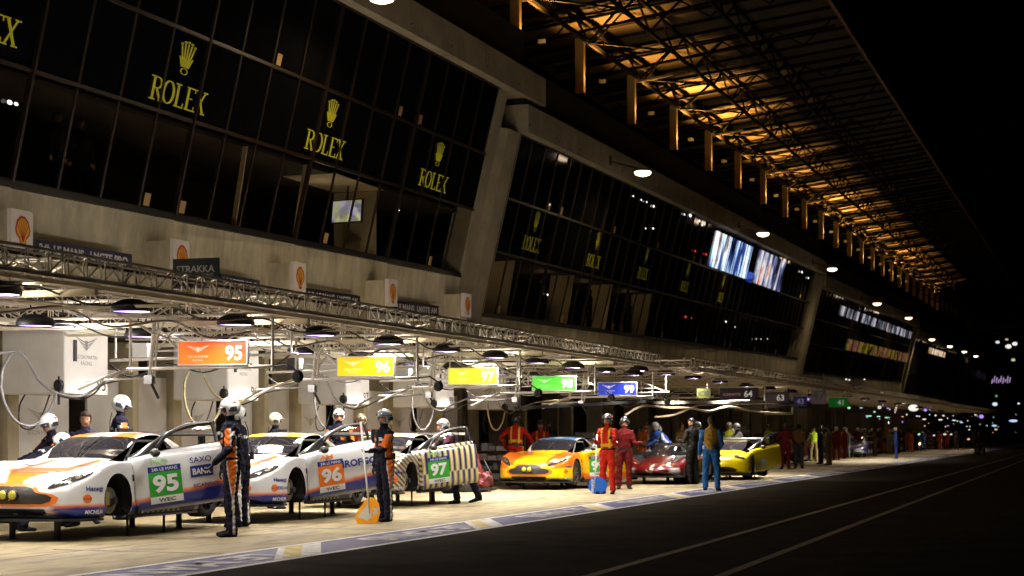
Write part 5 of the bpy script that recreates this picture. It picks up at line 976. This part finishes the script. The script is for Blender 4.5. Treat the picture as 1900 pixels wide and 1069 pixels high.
def helmet(root, hc, M, shell, kind='goggles', trim=None):
    h = MB(); n, k = 22, 16; vs = []; fs = []
    for j in range(k + 1):
        a = pi * j / k
        for t in range(n): ph = 2 * pi * t / n; vs.append((.128 * sin(a) * cos(ph) - .005, .108 * sin(a) * sin(ph), .03 - .125 * cos(a)))
    for j in range(k):
        for t in range(n):
            a = pi * (j + .5) / k; ph = 2 * pi * (t + .5) / n; z_ = .03 - .125 * cos(a); xx = .128 * sin(a) * cos(ph)
            if z_ < -.075 or (xx > .05 and -.075 <= z_ < .038): continue
            fs.append((j*n+t, j*n+(t+1)%n, (j+1)*n+(t+1)%n, (j+1)*n+t))
    h.add(vs, fs, shell)
    def put(mb, nm_, sm=True):
        o = mb.build(nm_, root, sm); o.matrix_local = Matrix.Translation(hc) @ M.to_4x4(); return o
    o = put(h, 'helmet'); s_ = o.modifiers.new('s', 'SOLIDIFY'); s_.thickness = .012; s_.offset = 1
    b = MB()
    if kind == 'goggles':
        for sd in (-1, 1): b.ell((.108, sd * .034, .062), (.022, .034, .024), GOG, 10, 6)
        b.tube([(.115, -.07, .06), (.06, -.112, .055), (-.05, -.112, .05), (-.132, 0, .045), (-.05, .112, .05), (.06, .112, .055), (.115, .07, .06)], .007, BLACK, 6)
    else: b.hexa([(.09, -.09, .03), (.165, -.07, .028), (.165, .07, .028), (.09, .09, .03)], [(.09, -.09, .042), (.165, -.07, .038), (.165, .07, .038), (.09, .09, .042)], trim or shell); b.ell((.075, 0, -.005), (.055, .085, .035), VIS, 12, 8)
    for sd in (-1, 1):
        q = MB(); q.ell((-.05, sd * .088, .085), (.045, .016, .02), trim or DOR, 10, 6); put(q, 'helmet_emblem')
    put(b, 'goggles' if kind == 'goggles' else 'visor'); b = MB(); b.box((-.09, -.116, -.03), (.02, -.106, .03), BLACK); b.box((-.09, .106, -.03), (.02, .116, .03), BLACK); b.lathe((-.03, -.11, 0), (0, -1, 0), [(0, .035), (.02, .03)], BLACK, 10); b.lathe((-.03, .11, 0), (0, 1, 0), [(0, .035), (.02, .03)], BLACK, 10); put(b, 'headset', False)
def person(label, loc, yaw, pal, pose=None, head='helmet', shell=None, sc=1.04, voxel=.014, key=None, group=None, kind='goggles'):
    pose = pose or {}; key = key or label; me, hc, M = person_mesh(key, pose, pal, voxel)
    root = empty('person', label, 'person', loc, radians(yaw), group); root.scale = (sc,) * 3
    b = bpy.data.objects.new('body', me); COL.objects.link(b); b.parent = root
    if voxel < .0145:
        z_ = me_z = hc.z - .62; q = MB(); q.box((-.045, -.03, -.05), (0, .03, .06), BLACK); q.tube([(-.02, .015, .05), (-.02, .015, .13)], .005, BLACK, 5); q.tube(smoothpts([(-.02, -.01, .06), (.02, .0, .22), (.03, .03, .4), (.06, .07, .52)], 4), .006, BLACK, 5)
        ro = q.build('radio', root); ro.location = (hc.x - .17 - radians(pose.get('lean', 3)) * .3, -.06, z_)
    if head == 'helmet': helmet(root, hc, M, shell or HWH, kind)
    elif head == 'hair':
        h = MB(); vs = []; fs = []; n, k = 16, 10
        for j in range(k + 1):
            a = pi * j / k
            for t in range(n): ph = 2 * pi * t / n; vs.append((.113 * sin(a) * cos(ph) - .012, .092 * sin(a) * sin(ph), .015 - .126 * cos(a)))
        for j in range(k):
            for t in range(n):
                a = pi * (j + .5) / k; z_ = .015 - .118 * cos(a); xx = .1 * sin(a) * cos(2 * pi * (t + .5) / n)
                if z_ > .06 or (z_ > -.04 and xx < .02): fs.append((j*n+t, j*n+(t+1)%n, (j+1)*n+(t+1)%n, (j+1)*n+t))
        h.add(vs, fs, HAIR); o = h.build('hair', root, True); o.matrix_local = Matrix.Translation(hc) @ M.to_4x4(); o.modifiers.new('s', 'SOLIDIFY').thickness = .008
    elif head == 'cap':
        h = MB(); h.ell((-.008, 0, .05), (.104, .082, .08), shell or HBK, 14, 8); h.ell((.1, 0, .055), (.07, .06, .01), shell or HBK, 12, 6); o = h.build('cap', root, True); o.matrix_local = Matrix.Translation(hc) @ M.to_4x4()
    return root
G_ = 'pit crew in overalls'
def at(x, T, z=0): s = s_at(x, T); return V((s, T, z))
def pad(root, loc, P):
    pass
# lane side figures
person('mechanic in navy and orange overalls with white helmet by the open door of car 95', gnd(430, 996), 118, P_NAVY, dict(lean=2, legs=(((.02, .05, -1), (-.04, .0, -1)), ((.06, -.07, -1), (-.06, -.02, -1))), feet=(30, 5), arms=(((.1, .3, -1), (.6, .1, -.6)), ((.05, -.25, -1), (.35, .15, -.9))), nod=8, turn=0), voxel=.0115, group=G_, sc=1.05, kind='visor')
lol = person('mechanic in navy and orange overalls with silver helmet, holding the orange lollipop board', gnd(714, 968), 140, P_NAVY, dict(lean=1, legs=(((.03, .06, -1), (-.04, .02, -1)), ((.0, -.07, -1), (-.04, -.02, -1))), feet=(18, -18), arms=(((.5, .22, -.9), (1, .12, -.12)), ((-.05, -.3, -1), (.2, -.1, -1))), curl=1.0, nod=2, turn=18), shell=HSV, voxel=.0115, group=G_, sc=1.0)
person('mechanic leaning over the striped door of car 97 with one leg stretched back', V((33.25, 12.2, 0)), 128, pal_(NV, (.12, .02, .05), (.1, .05, .1)), dict(lean=38, legs=(((.5, .05, -1), (-.15, 0, -1)), ((-.55, -.06, -1), (-.45, -.02, -1))), arms=(((.7, .3, -.7), (1, 0, -.2)), ((.7, -.3, -.7), (1, 0, -.3))), nod=-15), shell=HWH, group=G_, sc=1.05)
person('person in red and yellow overalls and black helmet, holding the blue lollipop board', gnd(1128, 917), 165, P_RED, dict(lean=2, legs=(((.03, .07, -1), (-.03, .02, -1)), ((.0, -.08, -1), (-.04, -.02, -1))), feet=(20, -25), arms=(((.35, .2, -1), (.9, .25, .35)), ((.3, -.2, -1), (.8, .3, .25))), curl=1.0, turn=-5), shell=HBK, voxel=.013, group=G_, sc=1.05)
person('person in red overalls and dark helmet right beside the blue lollipop holder', gnd(1158, 908) , 200, P_RED2, dict(lean=4, arms=(((.2, .3, -1), (.8, .5, .1)), ((.2, -.35, -1), (.5, .2, -.8)))), shell=HBK, group=G_, sc=1.03)
person('man in blue overalls and ochre vest seen from behind by the yellow car', gnd(1320, 911), 5, P_BLUE, dict(lean=0, legs=(((.02, .1, -1), (.0, .02, -1)), ((.0, -.1, -1), (.0, -.02, -1))), feet=(15, -15), arms=(((-.05, .28, -1), (.12, .1, -1)), ((-.05, -.25, -1), (.4, .35, -.6)))), head='hair', voxel=.013, group=G_, sc=1.05)
person('dark clothed person standing between the red and yellow cars', gnd(1285, 899), 60, P_DRK, dict(arms=(((.2, .3, -1), (.8, -.3, .1)), ((.2, -.3, -1), (.7, .3, -.2)))), head='cap', group=G_, sc=1.06)
# behind the cars
person('mechanic bent low over the far front wing of car 95', at(45, 14.75), -35, P_NAVY, dict(lean=62, legs=(((.3, .08, -1), (-.4, 0, -1)), ((.2, -.08, -1), (-.4, 0, -1))), arms=(((.3, .2, -1), (.6, 0, -.8)), ((.5, -.1, -.9), (.7, 0, -.6))), nod=40), kind='visor', group=G_, sc=.98)
person('crouching mechanic whose white helmet shows over the roof of car 95', at(128, 14.8), 150, P_NAVY, dict(lean=30, legs=(((.45, .1, -1), (-.6, 0, -1)), ((.35, -.1, -1), (-.6, 0, -1))), arms=(((.6, .2, -.7), (.9, 0, -.3)), ((.6, -.2, -.7), (.9, 0, -.3))), nod=10), group=G_, kind='visor')
person('bareheaded man with short dark hair behind the windscreen of car 95', at(160, 15.0), -150, pal_((.03, .03, .06), neck=SKIN), dict(lean=20, legs=(((.4, .1, -1), (-.45, 0, -1)), ((.3, -.1, -1), (-.45, 0, -1)))), head='hair', group=G_)
person('mechanic with white helmet standing upright behind the roof of car 95', at(219, 14.75, .05), -55, P_NAVY, dict(lean=4, arms=(((.3, .3, -1), (.9, -.3, .1)), ((.3, -.3, -1), (.9, .2, .2))), nod=18), kind='visor', group=G_, sc=1.09)
person('mechanic with white helmet standing just behind the one at the door of car 95', V((23.75, 11.62, 0)) if False else at(446, 12.25), 95, P_NAVY, dict(lean=6, arms=(((.3, .3, -1), (.9, -.3, .1)), ((.3, -.3, -1), (.9, .2, .0))), turn=-30), shell=HWH, group=G_, sc=1.03)
person('mechanic with cream helmet looking right behind the bonnet of car 96', at(508, 14.7), -40, P_NAVY, dict(lean=3, turn=0), shell=HGD, group=G_, sc=1.0, kind='visor')
person('mechanic with white helmet facing the camera behind the roof of car 96', at(628, 14.8), -150, P_NAVY, dict(lean=5, arms=(((.4, .3, -1), (.9, -.2, .1)), ((.4, -.3, -1), (.9, .2, .1)))), group=G_, sc=1.07)
person('mechanic in dull helmet half hidden by the lollipop pole', at(669, 15.4), -140, pal_((.2, .03, .02)), dict(), shell=HGD, group=G_, sc=1.03)
person('man in red overalls with yellow straps, back turned, one hand on car 99', at(956, 14.9), 10, P_RED, dict(lean=14, legs=(((.1, .1, -1), (-.1, 0, -1)), ((.05, -.1, -1), (-.1, 0, -1))), arms=(((-.5, .6, -.6), (.5, -.3, -.8)), ((.5, -.5, -.75), (.8, -.2, -.55)))), shell=HBK, group=G_, sc=1.1, voxel=.013)
person('person in red overalls and dark helmet ducking behind the roof of car 99', at(1002, 14.9), -160, P_RED, dict(lean=18, arms=(((.6, .3, -.8), (.9, 0, .2)), ((.6, -.3, -.8), (.9, 0, .2)))), shell=HBK, group=G_, sc=1.02)
person('person in black with grey cap in the garage opening by car 98s empty box', at(1018, 16.4), -150, P_DRK, dict(), head='cap', group=G_)
for i, (x, T, yaw, pl, ps, hd, sh, lab) in enumerate((
    (1222, 13.6, 170, P_BLU2, dict(lean=25), 'helmet', HWH, 'crew member in blue overalls bending behind the red prototype'), (1245, 13.2, 100, P_BLU2, dict(lean=42, arms=(((.7, .2, -.6), (.9, 0, -.4)), ((.7, -.2, -.6), (.9, 0, -.4)))), 'helmet', HSV, 'crew member in blue and white leaning into the red prototype'),
    (1195, 14.6, -150, P_ORG, dict(lean=20), 'cap', HBK, 'man in orange shirt stooping behind the red prototype'), (1263, 14.4, -120, P_TAN, dict(lean=5), 'hair', None, 'bareheaded man in tan shirt behind the red prototype'),
    (1302, 12.6, 120, P_BLU2, dict(lean=15), 'helmet', HSV, 'person in silver helmet bending left of the man in the ochre vest'), (1352, 13.0, -160, pal_((.05, .05, .05), vest=(.45, .5, .03)), dict(lean=8), 'helmet', HGD, 'marshal with yellow vest half hidden behind the man in the ochre vest'),
    (1378, 12.2, 120, P_WB, dict(lean=22, arms=(((.7, .2, -.6), (.8, 0, -.5)), ((.7, -.2, -.6), (.8, 0, -.5)))), 'helmet', HWH, 'person in white sleeved black overalls leaning into the yellow car'), (1362, 12.9, -170, pal_((.7, .55, .05), vest=(.6, .15, .05)), dict(lean=50, nod=20), 'helmet', HWH, 'driver with red and white helmet climbing at the yellow car'),
    (1425, 12.8, 20, P_YLB, dict(lean=5), 'cap', HBK, 'marshal in dark clothes with yellow sash past the yellow car'), (1457, 11.9, 15, P_RED2, dict(arms=(((.1, .5, -1), (.5, .4, -.4)), ((.1, -.5, -1), (.5, -.4, -.4)))), 'helmet', HBK, 'man in dull red overalls with arms out in the dim zone'),
    (1482, 11.6, 10, P_TAN, dict(), 'hair', None, 'man in tan top and dark trousers, back turned, in the dim zone'), (1523, 12.4, 80, P_DRK, dict(), 'cap', HBK, 'person all in black between the hi-vis and khaki figures'), (1538, 11.7, 70, P_KHA, dict(), 'cap', HBK, 'man in khaki shirt and trousers right of the hi-vis vest'))):
    person(lab, at(x, T), yaw, pl, ps, hd, sh, voxel=.02, group='crew around the red and yellow cars' if i < 8 else 'figures in the dim zone', sc=1.04)
person('marshal in lime hi-vis vest and tan trousers standing with back turned', gnd(1510, 856), 20, P_HIV, dict(legs=(((.05, .12, -1), (-.03, 0, -1)), ((-.05, -.1, -1), (-.1, 0, -1))), arms=(((.1, .35, -1), (.4, .1, -.8)), ((.1, -.3, -1), (.4, -.1, -.8)))), 'cap', voxel=.018, group='figures in the dim zone', sc=1.03)
person('tall man in navy overalls and pale cap standing alone at the lane edge', gnd(1663, 852), 100, P_NVY2, dict(), 'cap', HGD, voxel=.02, sc=1.05)
# the crowd at the far end: copies of a few prototypes, each with its own place
protos = []; far = [('red', P_RED2, HWH, 'helmet'), ('dark', P_DRK, HBK, 'cap'), ('lime vested', P_HIV, HBK, 'cap'), ('white', P_GRY, HWH, 'helmet'), ('blue', P_BLU2, HSV, 'helmet'), ('orange', P_ORG, HBK, 'cap'), ('khaki', P_KHA, HBK, 'hair')]
spots = [(1552, 12.6, 0), (1572, 13.6, 3), (1576, 14.6, 2), (1590, 14.2, 1), (1600, 14.8, 0), (1618, 13.9, 0), (1630, 14.3, 0), (1646, 14.2, 0), (1651, 13.2, 3), (1676, 13.9, 1), (1684, 13.5, 5), (1692, 14.4, 0), (1706, 14.0, 6), (1712, 13.2, 4), (1724, 14.4, 0), (1738, 14, 1), (1744, 13.4, 5), (1752, 14.3, 2), (1764, 13.7, 4), (1775, 11.4, 3), (1786, 13.8, 0), (1795, 12.4, 1), (1803, 12.0, 0), (1808, 11.0, 6), (1828, 12.0, 5), (1840, 11.5, 2), (1853, 10.7, 2), (1862, 11.2, 3), (1873, 10.9, 4), (1885, 10.6, 0)]
cnt = {}
rs2 = random.Random(9)
spots += [(rs2.uniform(1545, 1880), rs2.uniform(12.6, 15.2), rs2.choice((0, 0, 1, 1, 2, 3, 4, 5, 6, 1))) for _ in range(38)]; spots.sort(); spots = [(x, T if x < 1790 else min(T, 12.6), k) for x, T, k in spots]
words_ = ['nearest', 'second', 'third', 'fourth', 'fifth', 'sixth', 'seventh', 'eighth', 'ninth', 'tenth', 'eleventh', 'twelfth', 'thirteenth', 'fourteenth', 'fifteenth', 'sixteenth', 'seventeenth', 'eighteenth', 'nineteenth', 'twentieth', 'next']
for x, T, k in spots:
    nm_, pl, sh, hd = far[k]; i = cnt.get(k, 0); cnt[k] = i + 1
    ref = 'tiny figure in %s clothes in the far crowd, %s of its colour' % (nm_, words_[i])
    T += .9
    if k not in _pm: r = person(ref, at(x, T), random.choice((-160, 20, 90, 150)), pl, dict(lean=random.choice((2, 12))), hd, sh, voxel=.03, group='far crowd on the apron', key=k); _pm.setdefault(('r', k), r)
    else:
        r = copy_tree(_pm[('r', k)]); r['label'] = ref; r.location = at(x, T); r.rotation_euler = (0, 0, radians(random.choice((-160, 20, 90, 150, -60)))); r.scale = (random.uniform(.97, 1.08),) * 3
# motorcycle and rider at the end of the apron
g = gnd(1819, 846); mc = empty('motorbike', 'dark motorbike standing near the end of the apron', 'motorbike', (g.x, g.y, 0), radians(20))
for x in (-.68, .68): b = MB(); b.lathe((x, 0, .31), (0, 1, 0), [(-.06, .2), (-.06, .29), (0, .31), (.06, .29), (.06, .2)], RUBBER, 20); b.build('wheel', mc, True)
b = MB(); b.ell((.1, 0, .82), (.3, .15, .14), HBK, 12, 8); b.ell((-.35, 0, .78), (.35, .13, .08), BLACK, 12, 8); b.ell((0, 0, .5), (.3, .16, .2), DSTEEL, 12, 8); b.tube([(.68, 0, .31), (.5, 0, .75), (.42, 0, 1.05)], .04, DSTEEL); b.tube([(-.68, 0, .31), (-.1, 0, .5)], .04, DSTEEL); b.build('frame', mc, True)
b = MB(); b.tube([(.35, -.35, 1.02), (.42, 0, 1.05), (.35, .35, 1.02)], .018, BLACK); b.build('handlebar', mc)
person('rider in dark leathers seated on the far motorbike', V((g.x - .2, g.y, .05)), 20, pal_((.04, .02, .015)), dict(lean=25, legs=(((1, .3, -.5), (-.2, .0, -1)), ((1, -.3, -.5), (-.2, 0, -1))), arms=(((.6, .3, -.7), (.9, .1, -.1)), ((.6, -.3, -.7), (.9, -.1, -.1)))), shell=HBK, voxel=.025)
# lollipop boards
def lollipop(label, foot, top, hand_board, m, shape, side, txt=None):
    r = empty('lollipop_board', label, 'lollipop board', foot); d = top - foot
    b = MB(); b.tube([d * .1, d], .016, WHITE, 8); b.build('pole', r, True)
    R_ = V((sin(TH + side), -cos(TH + side), 0)); b = MB(); n_ = V((0, 0, 1)).cross(R_).normalized() * .008; P = [R_ * x + V((0, 0, y)) for x, y in shape]; k = len(P)
    b.add([p - n_ for p in P] + [p + n_ for p in P], [tuple(range(k)), tuple(range(k, 2 * k))[::-1]] + [(i, i + k, (i + 1) % k + k, (i + 1) % k) for i in range(k)], m); b.build('paddle', r)
    return r, R_, n_
OB = mat('lollipop_orange', (.95, .38, .01), .5); BB = mat('lollipop_blue', (.01, .12, .6), .5)
f0 = gnd(688, 972); hb = gnd(712, 970)
tp = V((f0.x, f0.y, 0)) + V((sin(TH), -cos(TH), 0)) * (-.16) + V((0, 0, 1.62))
r, R_, n_ = lollipop('orange lollipop board with arrow and 96, resting head down on the ground', f0, tp, 0, OB, [(-.22, .01), (.1, .0), (.15, .18), (.13, .32), (.06, .41), (-.02, .42), (-.1, .36), (-.2, .22), (-.25, .12)], 0)
b = MB(); nn_ = n_.normalized(); sgn_ = 1 if nn_.dot(V((-cos(TH), -sin(TH), 0))) > 0 else -1; o_ = nn_ * sgn_ * .012
b.add([R_ * x + V((0, 0, y)) + o_ for x, y in ((-.21, .11), (-.05, .32), (-.045, .23), (.0, .24), (.02, .09), (-.04, .08), (-.035, .04))], [tuple(range(7))], mat('arrow_pale', (.6, .6, .5), .5)); a_ = radians(-98)
text_on(b, '96', R_ * .085 + V((0, 0, .2)) + o_, R_ * cos(a_) + V((0, 0, sin(a_))), R_ * -sin(a_) + V((0, 0, cos(a_))), .1, mat('arrow_pale', (.6, .6, .5), .5), .03); b.build('lettering', r)
f1 = gnd(1103, 917); tp1 = V((f1.x, f1.y, 0)) + V((sin(TH), -cos(TH), 0)) * .06 + V((0, 0, 1.42))
r, R_, n_ = lollipop('blue round lollipop board with white lettering, resting head down on the ground', f1, tp1, 0, BB, [(.05 + .2 * cos(2 * pi * i / 28) * (1.25 if cos(2 * pi * i / 28) > 0 else 1), .21 + .205 * sin(2 * pi * i / 28)) for i in range(28)], 0)
b = MB(); nn_ = n_.normalized(); sgn_ = 1 if nn_.dot(V((-cos(TH), -sin(TH), 0))) > 0 else -1; o_ = nn_ * sgn_ * .02; text_on(b, 'BRAKES', V((0, 0, .2)) + o_ + R_ * -.05, (0, 0, 1), -R_, .06, DWH, .02, width=.3); b.build('lettering', r)
# odds and ends on the apron
def clutter(name, label, cat, loc, mb, group=None): o = mb.build(name, loc=(0, 0, 0)); o.location = loc; return tag(o, label, cat, group)
g = at(888, 14.3)
RC_ = mat('cover_red', (.09, .004, .004), .6, 0, .4, 8, bump=.8, bscale=9); b = MB(); rq = random.Random(3)
b.ell((0, 0, .36), (.24, .4, .38), RC_, 44, 30); b.v = [(x * (1 + .12 * sin(z * 17 + y * 23)), y * (1 - .35 * z + .1 * sin(z * 29 + x * 31)), z * (.85 + .2 * sin(y * 13 + 1) + .06 * sin(y * 41 + x * 30))) for x, y, z in b.v]
b.box((-.2, -.4, .05), (.2, .4, .12), BLACK); b.tube([(0, -.3, .0), (0, -.3, .5), (.1, -.1, .8)], .02, BLACK); clutter('fire_blanket', 'crumpled red covers heaped on a trolley between cars 97 and 99', 'cover', g, b)
def trolley(label, loc, m, h=.9, w=.6):
    r = empty('tool_trolley', label, 'trolley', loc, radians(random.uniform(-15, 15)), 'tool trolleys by the garages'); b = MB(); b.box((-.25, -w / 2, .12), (.25, w / 2, h), m); b.build('cabinet_body', r, bevel=.015)
    for i in range(5): b = MB(); b.box((-.262, -w / 2 + .03, .18 + i * (h - .2) / 5), (-.252, w / 2 - .03, .16 + (i + 1) * (h - .2) / 5), ALU if i % 2 else m); b.build('drawer', r)
    for x in (-.2, .2):
        for y in (-w / 2 + .06, w / 2 - .06): b = MB(); b.lathe((x, y, .05), (0, 1, 0), [(-.015, .05), (.015, .05)], RUBBER, 10); b.build('wheel', r)
trolley('red tool trolley left of the dazzle striped door', at(868, 15.6), DRD); trolley('black tool trolley behind car 99', at(1045, 15.8), CARB, 1.3); trolley('grey tool trolley by the garage past car 99', at(1085, 15.2), DGY, 1.5); trolley('dark tool trolley behind the red prototype', at(1180, 15.5), CARB, 1.2); trolley('grey trolley behind the yellow car', at(1330, 14.8), DGY, 1.3); trolley('tall black trolley beyond the yellow car', at(1412, 14.2), CARB, 1.5)
def tyres(label, loc, n):
    r = None
    for i in range(n):
        b = MB(); b.lathe((0, 0, 0), (0, 0, 1), [(0, .2), (0, .3), (.04, .335), (.24, .335), (.28, .3), (.28, .2)], RUBBER, 22); b.lathe((0, 0, .1), (0, 0, 1), [(0, .2), (.12, .19)], mat('rim_gold', (.35, .25, .08), .4, .6), 16); o = b.build('tyre', smooth=True, loc=(0, 0, 0)); o.location = loc + V((random.uniform(-.02, .02), random.uniform(-.02, .02), .285 * i)); tag(o, label % ('bottom', 'second', 'third', 'top')[i if i < n - 1 else 3], 'tyre', 'stacked tyres')
tyres('racing tyre in the stack right of the red prototype, %s one', at(1268, 12.0), 3); tyres('racing tyre in the stack behind car 97, %s one', at(862, 14.6), 3); tyres('racing tyre in the stack beside car 99 garage, %s one', at(1110, 14.9), 4)
# monitors and equipment glinting in the dim far garages
MONC = [(.55, .7, 1), (.5, .3, 1), (1, .95, .85), (.4, .9, .6), (1, .6, .3), (1, .9, .8)]
rs = random.Random(5); i = 0
FARL = [(rs.uniform(1560, 1800) + 90 * rs.random(), 0, rs.uniform(11.5, 15), rs.uniform(.08, .3), rs.uniform(.08, .25), rs.choice((0, 1, 2, 2, 4, 4, 5, 5, 3))) for _ in range(60)]
FARL = [(x, 748 + (x - 1560) * .1 + rs.uniform(-14, 28), T, w_, h_, c) for x, y, T, w_, h_, c in FARL]
for x, y, T, w_, h_, ci in sorted(tuple(FARL) + ((1463, 739, 10.6, .14, .14, 1), (1500, 741, 10.4, .14, .14, 1), (1612, 772, 12.5, .5, .12, 3), (1630, 773, 12.5, .3, .1, 3), (1646, 775, 12.5, .45, .12, 3), (1717, 761, 12, .35, .35, 1), (1821, 773, 11, .6, .7, 1), (1695, 757, 12, 1.0, .8, 2), (1676, 748, 12, .5, .15, 2), (1568, 727, 12, .25, .12, 4), (1632, 755, 12, .3, .2, 2), (1604, 704, 12.5, .12, .1, 2), (1570, 704, 12.5, .14, .12, 2), (1576, 705, 12.5, .14, .12, 2), (1715, 778, 12, .4, .15, 5), (1745, 779, 12, .5, .15, 5), (1770, 780, 12, .5, .15, 5), (1784, 784, 12, .4, .2, 0), (1845, 790, 11, .8, .4, 0), (1880, 781, 10.5, 1.6, .6, 0), (1705, 806, 13, .25, .25, 3), (1733, 808, 13, .25, .2, 5), (1753, 806, 13, .4, .2, 5), (1765, 806, 13, .3, .2, 5), (1797, 815, 12.5, .4, .3, 4), (1848, 797, 11, .5, .3, 4), (1810, 770, 11.5, .3, .2, 5), (1404, 815 + 20, 13.2, .3, .16, 0))):
    p = onT(x, y, T); i += 1; b = MB(); c_ = MONC[ci]; w_ *= .75; h_ *= .6; b.ell((0, 0, 0), (.05, w_ / 2, h_ / 2), mat('glow%d' % ci, c_, .5, em=c_, es=1.0), 12, 8); b.box((.04, -w_ / 2 - .02, -h_ / 2 - .02), (.08, w_ / 2 + .02, h_ / 2 + .02), BLACK); b.tube([(.06, 0, h_ / 2), (.06, 0, h_ / 2 + .35)], .015, BLACK)
    o = b.build('work_light', loc=(0, 0, 0)); o.location = p; tag(o, 'small %s work light under far gantries, number %d from the left' % (('white blue', 'violet', 'white', 'greenish', 'orange', 'warm white')[ci], i), 'work light', 'work lights over the far apron')

# ================================================================ racks, crates and cases crowding the far garages
rs = random.Random(21); CLR = [('black', CARB), ('grey', DGY), ('dark red', mat('dk_red', (.2, .01, .01), .5)), ('navy', mat('dk_navy', (.02, .03, .12), .5)), ('white', mat('rack_white', (.5, .5, .48), .5)), ('orange', mat('rack_orange', (.5, .18, .02), .5))]
cnt2 = {}
for i in range(34):
    s = 46 + i * 3.1 + rs.uniform(-.8, .8) + max(0, i - 12) * 1.2; t = rs.uniform(14.6, 16.4); nm_, m = CLR[rs.choice((0, 0, 0, 1, 1, 2, 3, 4, 5))]; c_ = cnt2.get(nm_, 0); cnt2[nm_] = c_ + 1
    r = empty('equipment_rack', '%s equipment rack on wheels against the far garages, %s of its colour' % (nm_, (ords + ['eleventh', 'twelfth', 'thirteenth', 'fourteenth', 'fifteenth', 'sixteenth', 'seventeenth', 'eighteenth'])[c_]), 'rack', (s, t, 0), radians(rs.uniform(-20, 20)), 'racks against the far garages')
    h = rs.uniform(1.0, 2.2); w_ = rs.uniform(.6, 1.3); b = MB()
    for x, y in ((-.25, -w_ / 2), (.25, -w_ / 2), (-.25, w_ / 2), (.25, w_ / 2)): b.box((x - .02, y - .02, .08), (x + .02, y + .02, h), DSTEEL); b.ell((x, y, .045), (.045, .03, .045), RUBBER, 8, 6)
    b.build('frame', r); n = rs.choice((2, 3, 4))
    for q in range(n):
        z0 = .15 + (h - .2) * q / n; b = MB(); b.box((-.27, -w_ / 2, z0), (.27, w_ / 2, z0 + .03), DSTEEL); b.build('shelf', r)
        y = -w_ / 2 + .05
        b = MB()
        while y < w_ / 2 - .2: ww = rs.uniform(.12, .3); b.box((-.22, y, z0 + .032), (.2, y + ww, z0 + .032 + rs.uniform(.1, (h - .2) / n - .06)), m if rs.random() < .6 else rs.choice((DGY, CARB, ALU))); y += ww + .03
        b.build('box_row', r)
# people seen as dim shapes behind the lower glazing, and spare cable runs over the cars
for i, (x, z_) in enumerate(((95, 0), (140, 0), (1000, 0), (1088, 0), (1160, 0), (1240, 0))):
    bay = BAYS[0] if x < 900 else BAYS[1]; s = s_at(x, 18.2); r = person(('guest in dark clothes behind the lower glass over the scallop sign', 'second guest in the dim room at the near end', 'guest by the first pale partition of the second bay', 'guest between the first two pale partitions', 'guest between the second and third partitions', 'guest right of the last pale partition')[i], (s, 18.1, zb(bay, s) - .0), random.choice((-120, -90, -60)), pal_((.012, .01, .01), legs=(.006, .006, .006), face=(.1, .06, .04), glove=SKIN, neck=SKIN), dict(), 'hair', voxel=.03, group='guests behind the glass', key='guest', sc=.9)
for j, (t, sag, rr_) in enumerate(((10.6, .1, .012), (12.0, .16, .016), (13.6, .12, .014))):
    pts = []; s = 13.
    while s < 42: pts += [(s, t, 2.98), (s + 1.3, t + .1, 2.98 - sag)]; s += 2.685
    hose('cable run sagging under the near gantry above the %s of the cars' % ('lane side', 'bonnets', 'garage side')[j], pts, rr_, BLACK if j != 1 else HG, 'cable')
# ================================================================ world, camera, render
w = bpy.data.worlds.new('World'); SC.world = w; w.use_nodes = True; N = w.node_tree.nodes; L = w.node_tree.links
sk = N.new('ShaderNodeTexSky'); sk.sky_type = 'NISHITA'; sk.sun_disc = False; sk.sun_elevation = radians(-6); sk.sun_rotation = radians(200)
L.new(sk.outputs[0], N['Background'].inputs[0]); N['Background'].inputs[1].default_value = .002
cd = bpy.data.cameras.new('Camera'); cam = bpy.data.objects.new('Camera', cd); COL.objects.link(cam); cam.location = (0, 0, HC)
cam.rotation_euler = (pi / 2, 0, TH - pi / 2); cd.sensor_width = 36; cd.lens = 36 * F / 1900; cd.shift_y = (VY - 534.5) / 1900; cd.clip_end = 2000; cd.clip_start = .1
cd.dof.use_dof = True; cd.dof.focus_distance = 27; cd.dof.aperture_fstop = 2.5
SC.camera = cam
SC.view_settings.view_transform = 'Standard'; SC.view_settings.look = 'None'; SC.view_settings.exposure = 0
SC.cycles.use_denoising = True; SC.cycles.max_bounces = 5; SC.cycles.use_light_tree = True; SC.cycles.sample_clamp_indirect = 4
